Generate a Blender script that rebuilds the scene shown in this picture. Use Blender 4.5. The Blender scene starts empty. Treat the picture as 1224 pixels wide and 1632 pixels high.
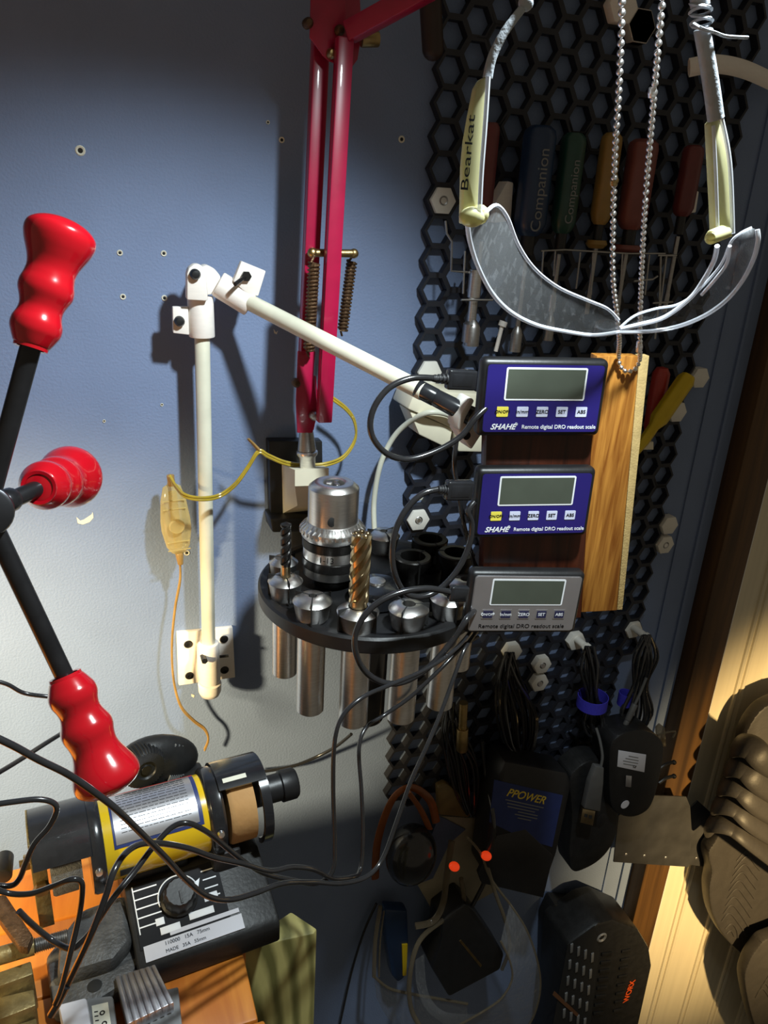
import bpy, bmesh, math, random
from mathutils import Vector, Matrix, Quaternion
rnd = random.Random(7)
C = bpy.context.scene.collection
S = bpy.context.scene
PI = math.pi

# ------------------------------------------------------------------ camera
F = 1225.0                      # focal length in pixels of the 1224x1632 frame
YAW, DIST, CAMZ = 22.0, 0.75, 1.45
_up = -Vector((430-612, -(3900-816), -F)).normalized()
_f = (Vector((0, 0, -1)) - _up*_up.dot(Vector((0, 0, -1)))).normalized()
_r = _f.cross(_up)
_a = math.radians(YAW)
_X = math.cos(_a)*_r + math.sin(_a)*_f
_Y = -math.sin(_a)*_r + math.cos(_a)*_f
R3 = Matrix((_X, _Y, _up))
CAM = Vector((0, -DIST, CAMZ))
cd = bpy.data.cameras.new('camera'); cam = bpy.data.objects.new('camera', cd); C.objects.link(cam)
cam.matrix_world = Matrix.Translation(CAM) @ R3.to_4x4()
cd.sensor_fit = 'VERTICAL'; cd.sensor_height = 32; cd.sensor_width = 24
cd.lens = F/1632*32; cd.clip_start = .01; cd.clip_end = 50
S.camera = cam

def ray(px, py): return R3 @ Vector(((px-612)/F, -(py-816)/F, -1.0))
def W(px, py, d=0.0):           # point seen at a pixel, d metres in front of the back wall
    r = ray(px, py); return CAM + r*((-d-CAM.y)/r.y)
def H(px, py, z):               # point seen at a pixel at height z
    r = ray(px, py); return CAM + r*((z-CAM.z)/r.z)
def Zc(px, py, zc): return CAM + ray(px, py)*zc
def mpp(p): return (-(R3.transposed() @ (Vector(p)-CAM)).z)/F    # metres per pixel at a point
def dfor(a, b, w): return DIST - DIST*w/(W(*a)-W(*b)).length

# ------------------------------------------------------------------ light
S.view_settings.view_transform = 'Standard'; S.view_settings.look = 'None'
S.view_settings.gamma = 1; S.view_settings.use_curve_mapping = False
S.view_settings.exposure = 0.0
wd = bpy.data.worlds.new('world'); S.world = wd; wd.use_nodes = True
wd.node_tree.nodes['Background'].inputs[0].default_value = (1.0, .86, .64, 1)
wd.node_tree.nodes['Background'].inputs[1].default_value = 0.12
def lamp(name, kind, loc, tgt, col, power, **k):
    l = bpy.data.lights.new(name, kind); o = bpy.data.objects.new(name, l); C.objects.link(o)
    l.color = col; l.energy = power
    for a, b in k.items(): setattr(l, a, b)
    o.location = loc; o.rotation_euler = (Vector(tgt)-Vector(loc)).to_track_quat('-Z', 'Y').to_euler()
    return o
KEY = Vector((.27, -.50, 1.735))
lamp('desk_lamp_light', 'SPOT', KEY, KEY+Vector((-.24, .30, -.74)), (.86, .97, 1.0), 27.0, shadow_soft_size=.02, spot_size=math.radians(92), spot_blend=.78)
lamp('bench_lamp_left', 'SPOT', (-.60, -.55, 1.28), (-.15, 0, .88), (1.0, .78, .42), 115.0, shadow_soft_size=.035, spot_size=math.radians(60), spot_blend=1.0)
lamp('room_lamp_right', 'SPOT', (.98, -1.35, .95), (1.10, 0, .47), (1.0, .70, .32), 190.0, shadow_soft_size=.03, spot_size=math.radians(40), spot_blend=.9)

# ------------------------------------------------------------------ materials
def lin(c): return tuple(((x/255)/12.92 if x/255 <= .04045 else ((x/255+.055)/1.055)**2.4) for x in c)
MATS = {}
def mat(name, col, rough=.5, metal=0.0, var=.12, scale=60, bump=0.0, coat=0.0, spec=.5, em=0, bscale=None, stretch=None):
    if name in MATS: return MATS[name]
    m = bpy.data.materials.new(name); m.use_nodes = True; nt = m.node_tree; b = nt.nodes['Principled BSDF']
    c = lin(col) if max(col) > 1 else col
    tc = nt.nodes.new('ShaderNodeTexCoord'); n = nt.nodes.new('ShaderNodeTexNoise'); n.inputs['Scale'].default_value = scale
    n.inputs['Detail'].default_value = 5
    src = tc.outputs['Object']
    if stretch:
        mp = nt.nodes.new('ShaderNodeMapping'); mp.inputs['Scale'].default_value = stretch
        nt.links.new(src, mp.inputs['Vector']); src = mp.outputs['Vector']
    nt.links.new(src, n.inputs['Vector'])
    r = nt.nodes.new('ShaderNodeValToRGB'); r.color_ramp.elements[0].position = .3; r.color_ramp.elements[1].position = .7
    r.color_ramp.elements[0].color = (*[x*(1-var) for x in c], 1); r.color_ramp.elements[1].color = (*[min(1, x*(1+var)) for x in c], 1)
    nt.links.new(n.outputs['Fac'], r.inputs['Fac']); nt.links.new(r.outputs['Color'], b.inputs['Base Color'])
    b.inputs['Roughness'].default_value = rough; b.inputs['Metallic'].default_value = metal
    b.inputs['Coat Weight'].default_value = coat; b.inputs['Specular IOR Level'].default_value = spec
    if bump:
        n2 = nt.nodes.new('ShaderNodeTexNoise'); n2.inputs['Scale'].default_value = bscale or scale*4; nt.links.new(src, n2.inputs['Vector'])
        bp = nt.nodes.new('ShaderNodeBump'); bp.inputs['Strength'].default_value = bump; bp.inputs['Distance'].default_value = .002
        nt.links.new(n2.outputs['Fac'], bp.inputs['Height']); nt.links.new(bp.outputs['Normal'], b.inputs['Normal'])
    if em:
        b.inputs['Emission Color'].default_value = (*c, 1); b.inputs['Emission Strength'].default_value = em
    MATS[name] = m; return m
def wood(name, c1, c2, direction=(1, 1, .08), scale=90, rough=.5, rings=False, loc=(0, 0, 0)):
    m = bpy.data.materials.new(name); m.use_nodes = True; nt = m.node_tree; b = nt.nodes['Principled BSDF']
    tc = nt.nodes.new('ShaderNodeTexCoord'); mp = nt.nodes.new('ShaderNodeMapping'); mp.inputs['Scale'].default_value = direction; mp.inputs['Location'].default_value = loc
    nt.links.new(tc.outputs['Object'], mp.inputs['Vector'])
    n = nt.nodes.new('ShaderNodeTexNoise'); n.inputs['Scale'].default_value = scale; n.inputs['Detail'].default_value = 8; n.inputs['Distortion'].default_value = .6
    nt.links.new(mp.outputs['Vector'], n.inputs['Vector'])
    fac = n.outputs['Fac']
    if rings:
        w = nt.nodes.new('ShaderNodeTexWave'); w.wave_type = 'RINGS'; w.rings_direction = rings; w.inputs['Scale'].default_value = 22
        w.inputs['Distortion'].default_value = 2.5; w.inputs['Detail'].default_value = 3; w.inputs['Detail Scale'].default_value = 2
        nt.links.new(mp.outputs['Vector'], w.inputs['Vector'])
        mx = nt.nodes.new('ShaderNodeMix'); mx.inputs[0].default_value = .45
        nt.links.new(fac, mx.inputs[2]); nt.links.new(w.outputs['Fac'], mx.inputs[3]); fac = mx.outputs[0]
    r = nt.nodes.new('ShaderNodeValToRGB'); r.color_ramp.elements[0].position = .32; r.color_ramp.elements[1].position = .66
    r.color_ramp.elements[0].color = (*lin(c1), 1); r.color_ramp.elements[1].color = (*lin(c2), 1)
    nt.links.new(fac, r.inputs['Fac']); nt.links.new(r.outputs['Color'], b.inputs['Base Color'])
    b.inputs['Roughness'].default_value = rough
    bp = nt.nodes.new('ShaderNodeBump'); bp.inputs['Strength'].default_value = .25; bp.inputs['Distance'].default_value = .001
    nt.links.new(fac, bp.inputs['Height']); nt.links.new(bp.outputs['Normal'], b.inputs['Normal'])
    return m
def clear(name, col, fac=.18, rough=.08, scratch=True, edge=.75, dif=1.0):   # thin clear plastic: see-through with a glossy, scratched skin
    m = bpy.data.materials.new(name); m.use_nodes = True; nt = m.node_tree; b = nt.nodes['Principled BSDF']
    out = nt.nodes['Material Output']; c = lin(col)
    b.inputs['Base Color'].default_value = (*[x*dif for x in c], 1); b.inputs['Roughness'].default_value = rough; b.inputs['Specular IOR Level'].default_value = 1.0
    t = nt.nodes.new('ShaderNodeBsdfTransparent'); t.inputs[0].default_value = (*[.6+.4*x for x in c], 1)
    lw = nt.nodes.new('ShaderNodeLayerWeight'); lw.inputs['Blend'].default_value = .35
    mr = nt.nodes.new('ShaderNodeMapRange'); mr.inputs['To Min'].default_value = fac; mr.inputs['To Max'].default_value = edge
    nt.links.new(lw.outputs['Facing'], mr.inputs['Value'])
    f = mr.outputs['Result']
    if scratch:
        tc = nt.nodes.new('ShaderNodeTexCoord'); n = nt.nodes.new('ShaderNodeTexNoise'); n.inputs['Scale'].default_value = 260; n.inputs['Detail'].default_value = 6
        mp = nt.nodes.new('ShaderNodeMapping'); mp.inputs['Scale'].default_value = (1, .3, 1); nt.links.new(tc.outputs['Object'], mp.inputs['Vector'])
        nt.links.new(mp.outputs['Vector'], n.inputs['Vector'])
        m2 = nt.nodes.new('ShaderNodeMapRange'); m2.inputs['From Min'].default_value = .62; m2.inputs['From Max'].default_value = .72; m2.inputs['To Max'].default_value = .22
        nt.links.new(n.outputs['Fac'], m2.inputs['Value'])
        ad = nt.nodes.new('ShaderNodeMath'); ad.use_clamp = True; nt.links.new(f, ad.inputs[0]); nt.links.new(m2.outputs['Result'], ad.inputs[1]); f = ad.outputs[0]
    mx = nt.nodes.new('ShaderNodeMixShader'); nt.links.new(f, mx.inputs[0]); nt.links.new(t.outputs[0], mx.inputs[1]); nt.links.new(b.outputs[0], mx.inputs[2])
    nt.links.new(mx.outputs[0], out.inputs['Surface'])
    return m
def brushed(name, col, rough=.28):
    return mat(name, col, rough, 1.0, .10, 120, .06, bscale=500, stretch=(1, 1, 12))

M = dict(
 wall=mat('blue_paint', (.185, .245, .395), .75, 0, .05, 14, .25, bscale=420),
 cream=mat('cream_panel', (.72, .64, .46), .45, 0, .05, 8, .05, stretch=(12, 1, .4)),
 white_p=mat('white_plastic', (.78, .76, .70), .45, 0, .03, 80, .05),
 print_p=mat('printed_white_plastic', (.86, .80, .74), .5, 0, .03, 80, .12, bscale=900, stretch=(1, 1, 6)),
 pvc=mat('pvc_pipe', (.72, .70, .56), .4, 0, .14, 22, .03),
 ivory=mat('ivory_plastic', (.80, .75, .58), .45, 0, .04, 50),
 black=mat('black_plastic', (.010, .010, .011), .42, 0, .2, 90, .04),
 blackg=mat('black_glossy_plastic', (.016, .017, .020), .2, 0, .2, 90, 0, .3),
 rubber=mat('black_rubber', (.022, .022, .024), .5, 0, .25, 90, .1),
 mesh=mat('honeycomb_black', (.014, .015, .022), .55, 0, .2, 60, .05),
 red_l=mat('red_enamel', (.37, .007, .048), .32, 0, .08, 60, 0, .3),
 grip=mat('red_grip_plastic', (.45, .004, .011), .2, 0, .1, 40, .03, .6, bscale=160),
 rod=mat('blackened_steel_rod', (.05, .05, .055), .28, .8, .2, 60),
 steel=brushed('brushed_steel', (.74, .72, .70), .32),
 steeld=brushed('dull_steel', (.42, .41, .40), .38),
 chrome=mat('chrome', (.95, .95, .97), .33, 1, .03, 60),
 brass=mat('aged_brass', (.40, .28, .12), .38, 1, .25, 90, .1),
 rust=mat('rusty_spring_steel', (.13, .075, .04), .5, .8, .4, 140, .3),
 gold=mat('tin_coated_steel', (.50, .40, .24), .3, 1, .2, 60),
 oxide=mat('black_oxide_steel', (.035, .033, .032), .33, .7, .2, 60),
 blue_f=mat('blue_faceplate', (.020, .014, .15), .25, 0, .04, 40, 0, .4),
 grey_f=mat('grey_faceplate', (.25, .225, .22), .38, .35, .05, 60),
 lcd=mat('lcd_glass', (.075, .088, .068), .12, 0, .10, 30, 0, .5),
 white_i=mat('white_ink', (.85, .87, .9), .5, 0, .02),
 dark_i=mat('dark_ink', (.006, .006, .008), .6, 0, .02, spec=.2),
 btn=mat('button_white', (.66, .69, .86), .4, 0, .03), btn_y=mat('button_yellow', (.85, .74, .10), .4, 0, .03), btn_k=mat('button_navy', (.02, .02, .06), .4, 0, .03),
 yellow=mat('yellow_paint', (.72, .47, .012), .25, 0, .05, 30, 0, .4),
 foil=mat('foil_label', (.62, .62, .66), .33, .85, .06, 30, stretch=(1, 1, 8)),
 cast=mat('grey_cast_iron', (.085, .085, .085), .55, .3, .3, 90, .4),
 stone=mat('grey_grinding_stone', (.10, .105, .11), .85, 0, .3, 300, .5),
 tanw=mat('tan_buffing_wheel', (.46, .25, .09), .75, 0, .12, 40, .2),
 olive=mat('olive_brass_steel', (.22, .17, .075), .45, .6, .3, 90, .2),
 alu=mat('aluminium', (.62, .62, .66), .35, .9, .06, 60, .05),
 greyp=mat('grey_plastic', (.20, .205, .21), .4, 0, .05, 60),
 dgrey=mat('dark_grey_plastic', (.015, .015, .0155), .42, 0, .25, 90, .08, spec=.35),
 paper=mat('label_paper', (.66, .66, .72), .6, 0, .03), paper_c=mat('cream_label', (.72, .70, .58), .6, 0, .03),
 amber=mat('amber_plastic', (.20, .06, .015), .25, 0, .2, 40),
 cordk=mat('black_cord', (.020, .020, .022), .22, 0, .15, 90, 0, .5),
 cordg=mat('gold_lamp_cord', (.42, .30, .03), .25, 0, .2, 60, 0, .4), cordb=mat('amber_lamp_cord', (.34, .20, .06), .3, 0, .2, 60, 0, .4),
 cordw=mat('white_cord', (.62, .62, .52), .4, 0, .05),
 plugg=mat('dim_grey_plastic', (.09, .09, .09), .45), walnut_d=mat('dark_wood', (.03, .015, .01), .5), velcro=mat('blue_strap', (.035, .03, .42), .7, 0, .1, 200, .3),
 orange=mat('orange_plastic', (.95, .12, .02), .35, 0, .05, 60, 0, .4), led=mat('lit_orange_tip', (.95, .06, .01), .3, 0, .02, 60, 0, .4, em=.5),  # second orange has a weak emission added so the bead tips look lit
 yel_h=mat('yellow_handle', (.66, .46, .01), .4, 0, .05), red_h=mat('red_handle', (.42, .04, .03), .35, 0, .08),
 blue_h=mat('navy_handle', (.014, .035, .09), .35, 0, .1), green_h=mat('green_handle', (.015, .06, .045), .35, 0, .1), brown_h=mat('maroon_handle', (.14, .03, .03), .4, 0, .1),
 mustard_h=mat('mustard_handle', (.30, .18, .045), .4, 0, .1), rose_h=mat('dusty_red_handle', (.20, .06, .05), .4, 0, .1),
 shoe=mat('brown_black_foam', (.045, .041, .038), .5, 0, .1, 60, .12, bscale=250),
 sheet=mat('dark_sheet_metal', (.06, .06, .062), .5, .4, .25, 30),
 card=mat('olive_card', (.27, .24, .17), .6, 0, .08), navy=mat('navy_label', (.02, .035, .14), .45, 0, .1), cardb=mat('blue_card_edge', (.07, .09, .16), .5),
 yel_i=mat('yellow_ink', (.75, .55, .06), .5, 0, .02),
 chip=mat('bare_chip', (.75, .72, .6), .7, 0, .1), hole=mat('dark_hole', (.01, .01, .01), .8, 0, .1),
 sleeve=mat('grey_sleeve', (.38, .41, .45), .4, 0, .12, 120, .2),
 oak=wood('golden_oak', (138, 80, 26), (206, 142, 62), (1, 1, .06), 250, .4),
 oakedge=mat('fibreboard_edge', (.62, .44, .18), .7, 0, .12, 150, .2),
 walnut=wood('dark_walnut', (44, 20, 12), (84, 40, 24), (1, 1, .05), 130, .35),
 post=wood('stained_pine', (58, 38, 16), (98, 68, 32), (1, 1, .04), 60, .55),
 bench=wood('orange_pine', (176, 96, 26), (214, 136, 50), (1, .12, 1), 55, .5),
 lumber=wood('treated_pine', (100, 96, 50), (176, 166, 104), (1, 1, .22), 20, .65, rings='Y', loc=(.05, 0, -.22)),
 lens=clear('clear_lens', (225, 228, 232), .075, .14, True, .55, .5),
 lens_e=clear('clear_lens_rim', (235, 238, 245), .5, .2, False, .85),
 temple=clear('yellowed_clear_plastic', (222, 218, 168), .5, .25, False, .9),
 ambersw=clear('amber_clear_plastic', (226, 206, 140), .36, .15, False, .85),
 smoke=clear('smoky_lens', (130, 118, 96), .3, .1, False, .85),
)

# ------------------------------------------------------------------ mesh kit
def frameM(o, x, z):            # local x along x, local z along z (made perpendicular), y completes
    x = Vector(x).normalized(); z = Vector(z); z = (z-x*z.dot(x)).normalized(); y = z.cross(x)
    m = Matrix((x, y, z)).transposed().to_4x4(); m.translation = Vector(o); return m
def FR(a, b, d):                # wall-parallel frame at pixel a with x towards pixel b, y up, z out of the wall
    A = W(*a, d); B = W(*b, d); return frameM(A, B-A, (0, -1, 0)), (B-A).length
def axisM(a, b):                # local z from a to b
    a = Vector(a); z = (Vector(b)-a).normalized(); x = z.orthogonal().normalized(); return frameM(a, x, z)
def spline(P, k=6):
    P = [Vector(p) for p in P]
    if len(P) < 3: return P
    out = []
    for i in range(len(P)-1):
        p0 = P[max(i-1, 0)]; p1 = P[i]; p2 = P[i+1]; p3 = P[min(i+2, len(P)-1)]
        for j in range(k):
            t = j/k; out.append(.5*((2*p1)+(p2-p0)*t+(2*p0-5*p1+4*p2-p3)*t*t+(3*p1-p0-3*p2+p3)*t**3))
    out.append(P[-1]); return out
def smo(pts, k=5):               # closed smooth outline
    P = [Vector((*p, 0)) for p in pts]; n = len(P); out = []
    for i in range(n):
        p0, p1, p2, p3 = P[i-1], P[i], P[(i+1) % n], P[(i+2) % n]
        for j in range(k):
            t = j/k; v = .5*((2*p1)+(p2-p0)*t+(2*p0-5*p1+4*p2-p3)*t*t+(3*p1-p0-3*p2+p3)*t**3); out.append((v.x, v.y))
    return out
class MB:
    def __init__(s): s.b = bmesh.new()
    def _add(s, t, M=None):
        if M is not None: bmesh.ops.transform(t, matrix=M, verts=t.verts)
        me = bpy.data.meshes.new('t'); t.to_mesh(me); t.free(); s.b.from_mesh(me); bpy.data.meshes.remove(me); return s
    def box(s, c, size, M=None, bev=0, seg=2):
        t = bmesh.new(); bmesh.ops.create_cube(t, size=1)
        bmesh.ops.transform(t, matrix=Matrix.Translation(Vector(c)) @ Matrix.Diagonal((*size, 1)), verts=t.verts)
        if bev: bmesh.ops.bevel(t, geom=t.edges[:], offset=min(bev, min(size)*.49), segments=seg, profile=.5, affect='EDGES')
        return s._add(t, M)
    def lathe(s, prof, M=None, n=28, fn=None):
        t = bmesh.new(); rings = []
        for r, z in prof:
            if r < 1e-6: rings.append([t.verts.new((0, 0, z))])
            else: rings.append([t.verts.new(((fn(a, z, r) if fn else r)*math.cos(a), (fn(a, z, r) if fn else r)*math.sin(a), z)) for a in [2*PI*i/n for i in range(n)]])
        for A, B in zip(rings, rings[1:]):
            for i in range(n):
                j = (i+1) % n
                f = [A[i % len(A)], A[j % len(A)], B[j % len(B)], B[i % len(B)]]
                u = []
                for v in f:
                    if v not in u: u.append(v)
                if len(u) > 2: t.faces.new(u)
        return s._add(t, M)
    def cyl(s, a, b, r, r2=None, n=20, bev=0):
        r2 = r if r2 is None else r2; L = (Vector(b)-Vector(a)).length; e = min(bev, L*.45, r*.9)
        p = [(0, 0), (r, 0), (r2, L), (0, L)] if not e else [(0, 0), (r-e, 0), (r-.3*e, .3*e), (r, e), (r2, L-e), (r2-.3*e, L-.3*e), (r2-e, L), (0, L)]
        return s.lathe(p, axisM(a, b), n)
    def tube(s, P, r, n=10, k=6, sm=True, flat=1.0, up=None):
        Q = spline(P, k) if sm else [Vector(p) for p in P]
        t = bmesh.new(); rings = []; m = len(Q); prev = None
        for i, q in enumerate(Q):
            d = (Q[min(i+1, m-1)]-Q[max(i-1, 0)]).normalized()
            if prev is None: x = d.orthogonal().normalized() if up is None else (Vector(up)-d*Vector(up).dot(d)).normalized()
            else:
                x = prev-d*prev.dot(d); x = x.normalized() if x.length > 1e-6 else d.orthogonal().normalized()
            prev = x; y = d.cross(x)
            if callable(r): rr = r(i/(m-1))
            else: rr = r
            rings.append([t.verts.new(q+x*math.cos(2*PI*j/n)*rr*flat+y*math.sin(2*PI*j/n)*rr) for j in range(n)])
        for A, B in zip(rings, rings[1:]):
            for i in range(n): t.faces.new((A[i], A[(i+1) % n], B[(i+1) % n], B[i]))
        t.faces.new(rings[0][::-1]); t.faces.new(rings[-1])
        return s._add(t)
    def prism(s, poly, M, h, z0=0, bev=0, seg=2):       # 2D outline in local xy, from z0 to z0+h
        t = bmesh.new(); v = [t.verts.new((p[0], p[1], z0)) for p in poly]
        f = t.faces.new(v); r = bmesh.ops.extrude_face_region(t, geom=[f])
        bmesh.ops.translate(t, vec=(0, 0, h), verts=[e for e in r['geom'] if isinstance(e, bmesh.types.BMVert)])
        bmesh.ops.recalc_face_normals(t, faces=t.faces)
        if bev: bmesh.ops.bevel(t, geom=t.edges[:], offset=bev, segments=seg, profile=.5, affect='EDGES')
        return s._add(t, M)
    def ppoly(s, pts, d, th, bev=0):                    # outline seen at pixels on the plane d, th thick towards the wall
        A = W(*pts[0], d); Mx = frameM(A, (1, 0, 0), (0, -1, 0)); I = Mx.inverted()
        return s.prism([(I @ W(*p, d)).to_2d() for p in pts], Mx, th, -th, bev)
    def sph(s, c, r, sc=(1, 1, 1), M=None, u=16):
        t = bmesh.new(); bmesh.ops.create_uvsphere(t, u_segments=u, v_segments=max(6, u//2), radius=r)
        bmesh.ops.transform(t, matrix=Matrix.Translation(Vector(c)) @ Matrix.Diagonal((*sc, 1)), verts=t.verts); return s._add(t, M)
    def strip(s, A, B, th=.0, k=6):                     # sheet between two edge curves, given a thickness
        A = spline(A, k); B = spline(B, k); n = min(len(A), len(B)); t = bmesh.new(); m = 6
        g = []
        for i in range(n):
            a = A[i]; b = B[i]; row = []
            for j in range(m+1):
                row.append(t.verts.new(a.lerp(b, j/m)))
            g.append(row)
        for i in range(n-1):
            for j in range(m): t.faces.new((g[i][j], g[i+1][j], g[i+1][j+1], g[i][j+1]))
        if th: bmesh.ops.solidify(t, geom=t.faces[:], thickness=th)
        return s._add(t)
    def build(s, name, m, parent=None, label=None, sharp=40, kind=None):
        me = bpy.data.meshes.new(name); bmesh.ops.recalc_face_normals(s.b, faces=s.b.faces); s.b.to_mesh(me); s.b.free()
        for p in me.polygons: p.use_smooth = True
        me.set_sharp_from_angle(angle=math.radians(sharp))
        return _link(me, name, m, parent, label, kind)
WM = {}
def _link(me, name, m, parent, label=None, kind=None):
    me.materials.append(m); o = bpy.data.objects.new(name, me); C.objects.link(o)
    if parent is not None:
        o.parent = parent; w = WM[parent.name]; me.transform(w.inverted()); WM[o.name] = w
    else: WM[o.name] = Matrix.Identity(4)
    if label: o['label'] = label
    if kind: o['kind'] = kind
    return o
def thing(name, label, cat, loc, group=None):
    o = bpy.data.objects.new(name, None); C.objects.link(o); o.empty_display_size = .01
    mx = loc.copy() if isinstance(loc, Matrix) else Matrix.Translation(Vector(loc))
    o.matrix_world = mx; WM[o.name] = mx
    o['label'] = label; o['category'] = cat
    if group: o['group'] = group
    return o
def tag(o, label, cat, group=None, kind=None):
    o['label'] = label; o['category'] = cat
    if group: o['group'] = group
    if kind: o['kind'] = kind
    return o
def solo(mb, name, m, label, cat, group=None):          # a thing that is one mesh: origin moved to its own base
    o = mb.build(name, m); me = o.data
    if me.vertices:
        xs = [v.co for v in me.vertices]; c = Vector((sum(v.x for v in xs)/len(xs), sum(v.y for v in xs)/len(xs), min(v.z for v in xs)))
        me.transform(Matrix.Translation(-c)); o.location = c; WM[o.name] = Matrix.Translation(c)
    return tag(o, label, cat, group)
def dup(root, mx, label=None, group=None):
    r = root.copy(); C.objects.link(r); r.matrix_world = mx; WM[r.name] = mx
    if label: r['label'] = label
    if group: r['group'] = group
    out = {}
    for ch in list(root.children):
        c = ch.copy(); C.objects.link(c); c.parent = r; out.setdefault(ch.name.split('.')[0], []).append(c)
        for g in list(ch.children):
            e = g.copy(); C.objects.link(e); e.parent = c
    return r, out
def text(s, size, Mx, m, parent, name='lettering', ext=.00015, align='CENTER', shear=0, bold=0, sx=1.0):
    cu = bpy.data.curves.new('t', 'FONT'); cu.body = s; cu.size = size; cu.align_x = align; cu.align_y = 'CENTER'; cu.extrude = ext; cu.shear = shear; cu.offset = bold
    o = bpy.data.objects.new('t', cu); C.objects.link(o); bpy.context.view_layer.update()
    me = bpy.data.meshes.new_from_object(o.evaluated_get(bpy.context.evaluated_depsgraph_get()))
    bpy.data.objects.remove(o); me.transform(Mx @ Matrix.Diagonal((sx, 1, 1, 1))); me.name = name
    while me.materials: me.materials.pop()
    return _link(me, name, m, parent)
def struct(mb, name, m, parent=None): return mb.build(name, m, parent, kind='structure')
T = Matrix.Translation
# ------------------------------------------------------------------ the setting
PX = W(1107, 950, 0).x; PX2 = W(1170, 950, .02).x
b = MB(); b.box(((-1.6+PX)/2, .02, 1.0), (PX+1.6, .04, 2.5)); wall = struct(b, 'wall_back', M['wall'])
for (x, y, r) in [(128, 240, 5), (191, 403, 3), (261, 404, 3), (196, 473, 3), (262, 475, 3), (258, 645, 1.6), (166, 671, 1.6), (449, 223, 3), (427, 195, 2), (640, 222, 3.5), (298, 881, 3)]:
    p = W(x, y, 0); q = mpp(p)
    b = MB(); b.lathe([(r*.7*q, .0002), (r*1.3*q, .0009), (r*1.6*q, .0002)], frameM(p, (1, 0, 0), (0, -1, 0)), 12); struct(b, 'screw_hole_rim', M['chip'], wall)
    b = MB(); b.lathe([(0, .0004), (r*.8*q, .0004)], frameM(p, (1, 0, 0), (0, -1, 0)), 12); struct(b, 'screw_hole', M['hole'], wall)
for pts in [[(122, 824), (128, 830), (134, 828), (146, 820), (148, 816), (149, 825), (143, 832), (132, 836), (124, 834)], [(662, 790), (670, 793), (675, 789), (674, 796), (666, 798)],
            [(436, 524), (440, 530), (443, 527), (441, 533), (437, 531)], [(305, 1106), (310, 1108), (309, 1112), (305, 1110)]]:
    b = MB(); b.ppoly(pts, .0004, .0003); struct(b, 'paint_chip', M['chip'], wall)
b = MB(); b.box((W(1062, 850, 0).x+.02, -.001, 1.0), (.0015, .003, 2.5)); b.box((W(1085, 850, 0).x+.03, -.0015, 1.0), (.004, .004, 2.5)); struct(b, 'panel_seam', M['wall'], wall)
b = MB(); b.box(((PX+PX2)/2, -.004, 1.0), (PX2-PX, .048, 2.5), bev=.002); struct(b, 'trim_1', M['post'])
E1 = PX2+.014
b = MB(); b.box(((PX2+E1)/2, .0, 1.0), (E1-PX2-.001, .036, 2.5), bev=.002); struct(b, 'trim_2', M['white_p'])
b = MB(); b.box(((E1+1.9)/2, .012, 1.0), (1.9-E1, .036, 2.5)); wr = struct(b, 'wall_right', M['cream'])
b = MB()
for i in range(10): b.lathe([(.004, 0), (.004, 2.5)], T(Vector((E1+.055+i*.085, -.006, -.25))), 8); b.lathe([(.004, 0), (.004, 2.5)], T(Vector((E1+.067+i*.085, -.006, -.25))), 8)
struct(b, 'panel_bead', M['cream'], wr)
b = MB(); b.box((.15, -.8, -.27), (3.5, 1.7, .04)); struct(b, 'floor', mat('grey_floor', (.10, .095, .09), .7))

# ------------------------------------------------------------------ honeycomb tool wall
P = .0281; CX = P*.866; HX0 = W(706, 290, .01).x; HZ0 = W(707, 320, .01).z; HT = .011
NC = int(round((W(1052, 838, .01).x-HX0)/CX))
def hexc(c, r): return Vector((HX0+c*CX, 0, HZ0-r*P-(P/2 if c % 2 else 0)))
def hexpoly(R): return [(R*math.cos(PI/3*i), R*math.sin(PI/3*i)) for i in range(6)]
b = bmesh.new(); Ro = P/math.sqrt(3); Ri = Ro*.82
ztop = 1.78; zbot = W(640, 1275, .01).z
for c in range(NC+1):
    for r in range(-16, 40):
        o = hexc(c, r)
        if o.z > ztop or o.z < zbot: continue
        if c == NC and r > 20: continue
        vs = []
        for (R, y) in ((Ro, -.001), (Ri, -.001), (Ri, -HT), (Ro, -HT)):
            vs.append([b.verts.new(o+Vector((R*math.cos(PI/3*i), y, R*math.sin(PI/3*i)))) for i in range(6)])
        for k in range(4):
            A = vs[k]; B = vs[(k+1) % 4]
            for i in range(6): b.faces.new((A[i], A[(i+1) % 6], B[(i+1) % 6], B[i]))
bmesh.ops.remove_doubles(b, verts=b.verts, dist=.0002)
mb = MB(); mb.b.free(); mb.b = b
solo(mb, 'honeycomb_panel', M['mesh'], 'large black honeycomb tool panel screwed to the blue wall behind the readouts', 'tool panel')
def cell(px, py):
    p = W(px, py, .01); best = None
    for c in range(-1, NC+3):
        for r in range(-16, 40):
            o = hexc(c, r); q = (o-Vector((p.x, 0, p.z))).length
            if best is None or q < best[0]: best = (q, o)
    return best[1]
def insert(px, py, label, hole=True, m='white_p', deep=.004, snap=True, group=None):
    o = cell(px, py) if snap else Vector((W(px, py, .01).x, 0, W(px, py, .01).z))
    Mx = frameM(o, (1, 0, 0), (0, -1, 0))
    t = thing('hex_insert', label, 'hex insert', Mx, group)
    mb = MB(); mb.prism(hexpoly(Ri*1.02), Mx, HT+deep-.001, .001, .0006); mb.build('plug', M[m], t)
    if hole:
        mb = MB(); mb.lathe([(.0026, HT+deep-.0002), (.0042, HT+deep+.0006), (.0050, HT+deep-.0002)], Mx, 18); mb.build('screw_rim', M['steeld'], t)
        mb = MB(); mb.lathe([(0, HT+deep+.0002), (.0027, HT+deep+.0002)], Mx, 14); mb.build('screw_head', M['steel'], t)
    return t
insert(707, 320, 'pale hexagonal plug with a screw at the upper left edge of the honeycomb panel')
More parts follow.
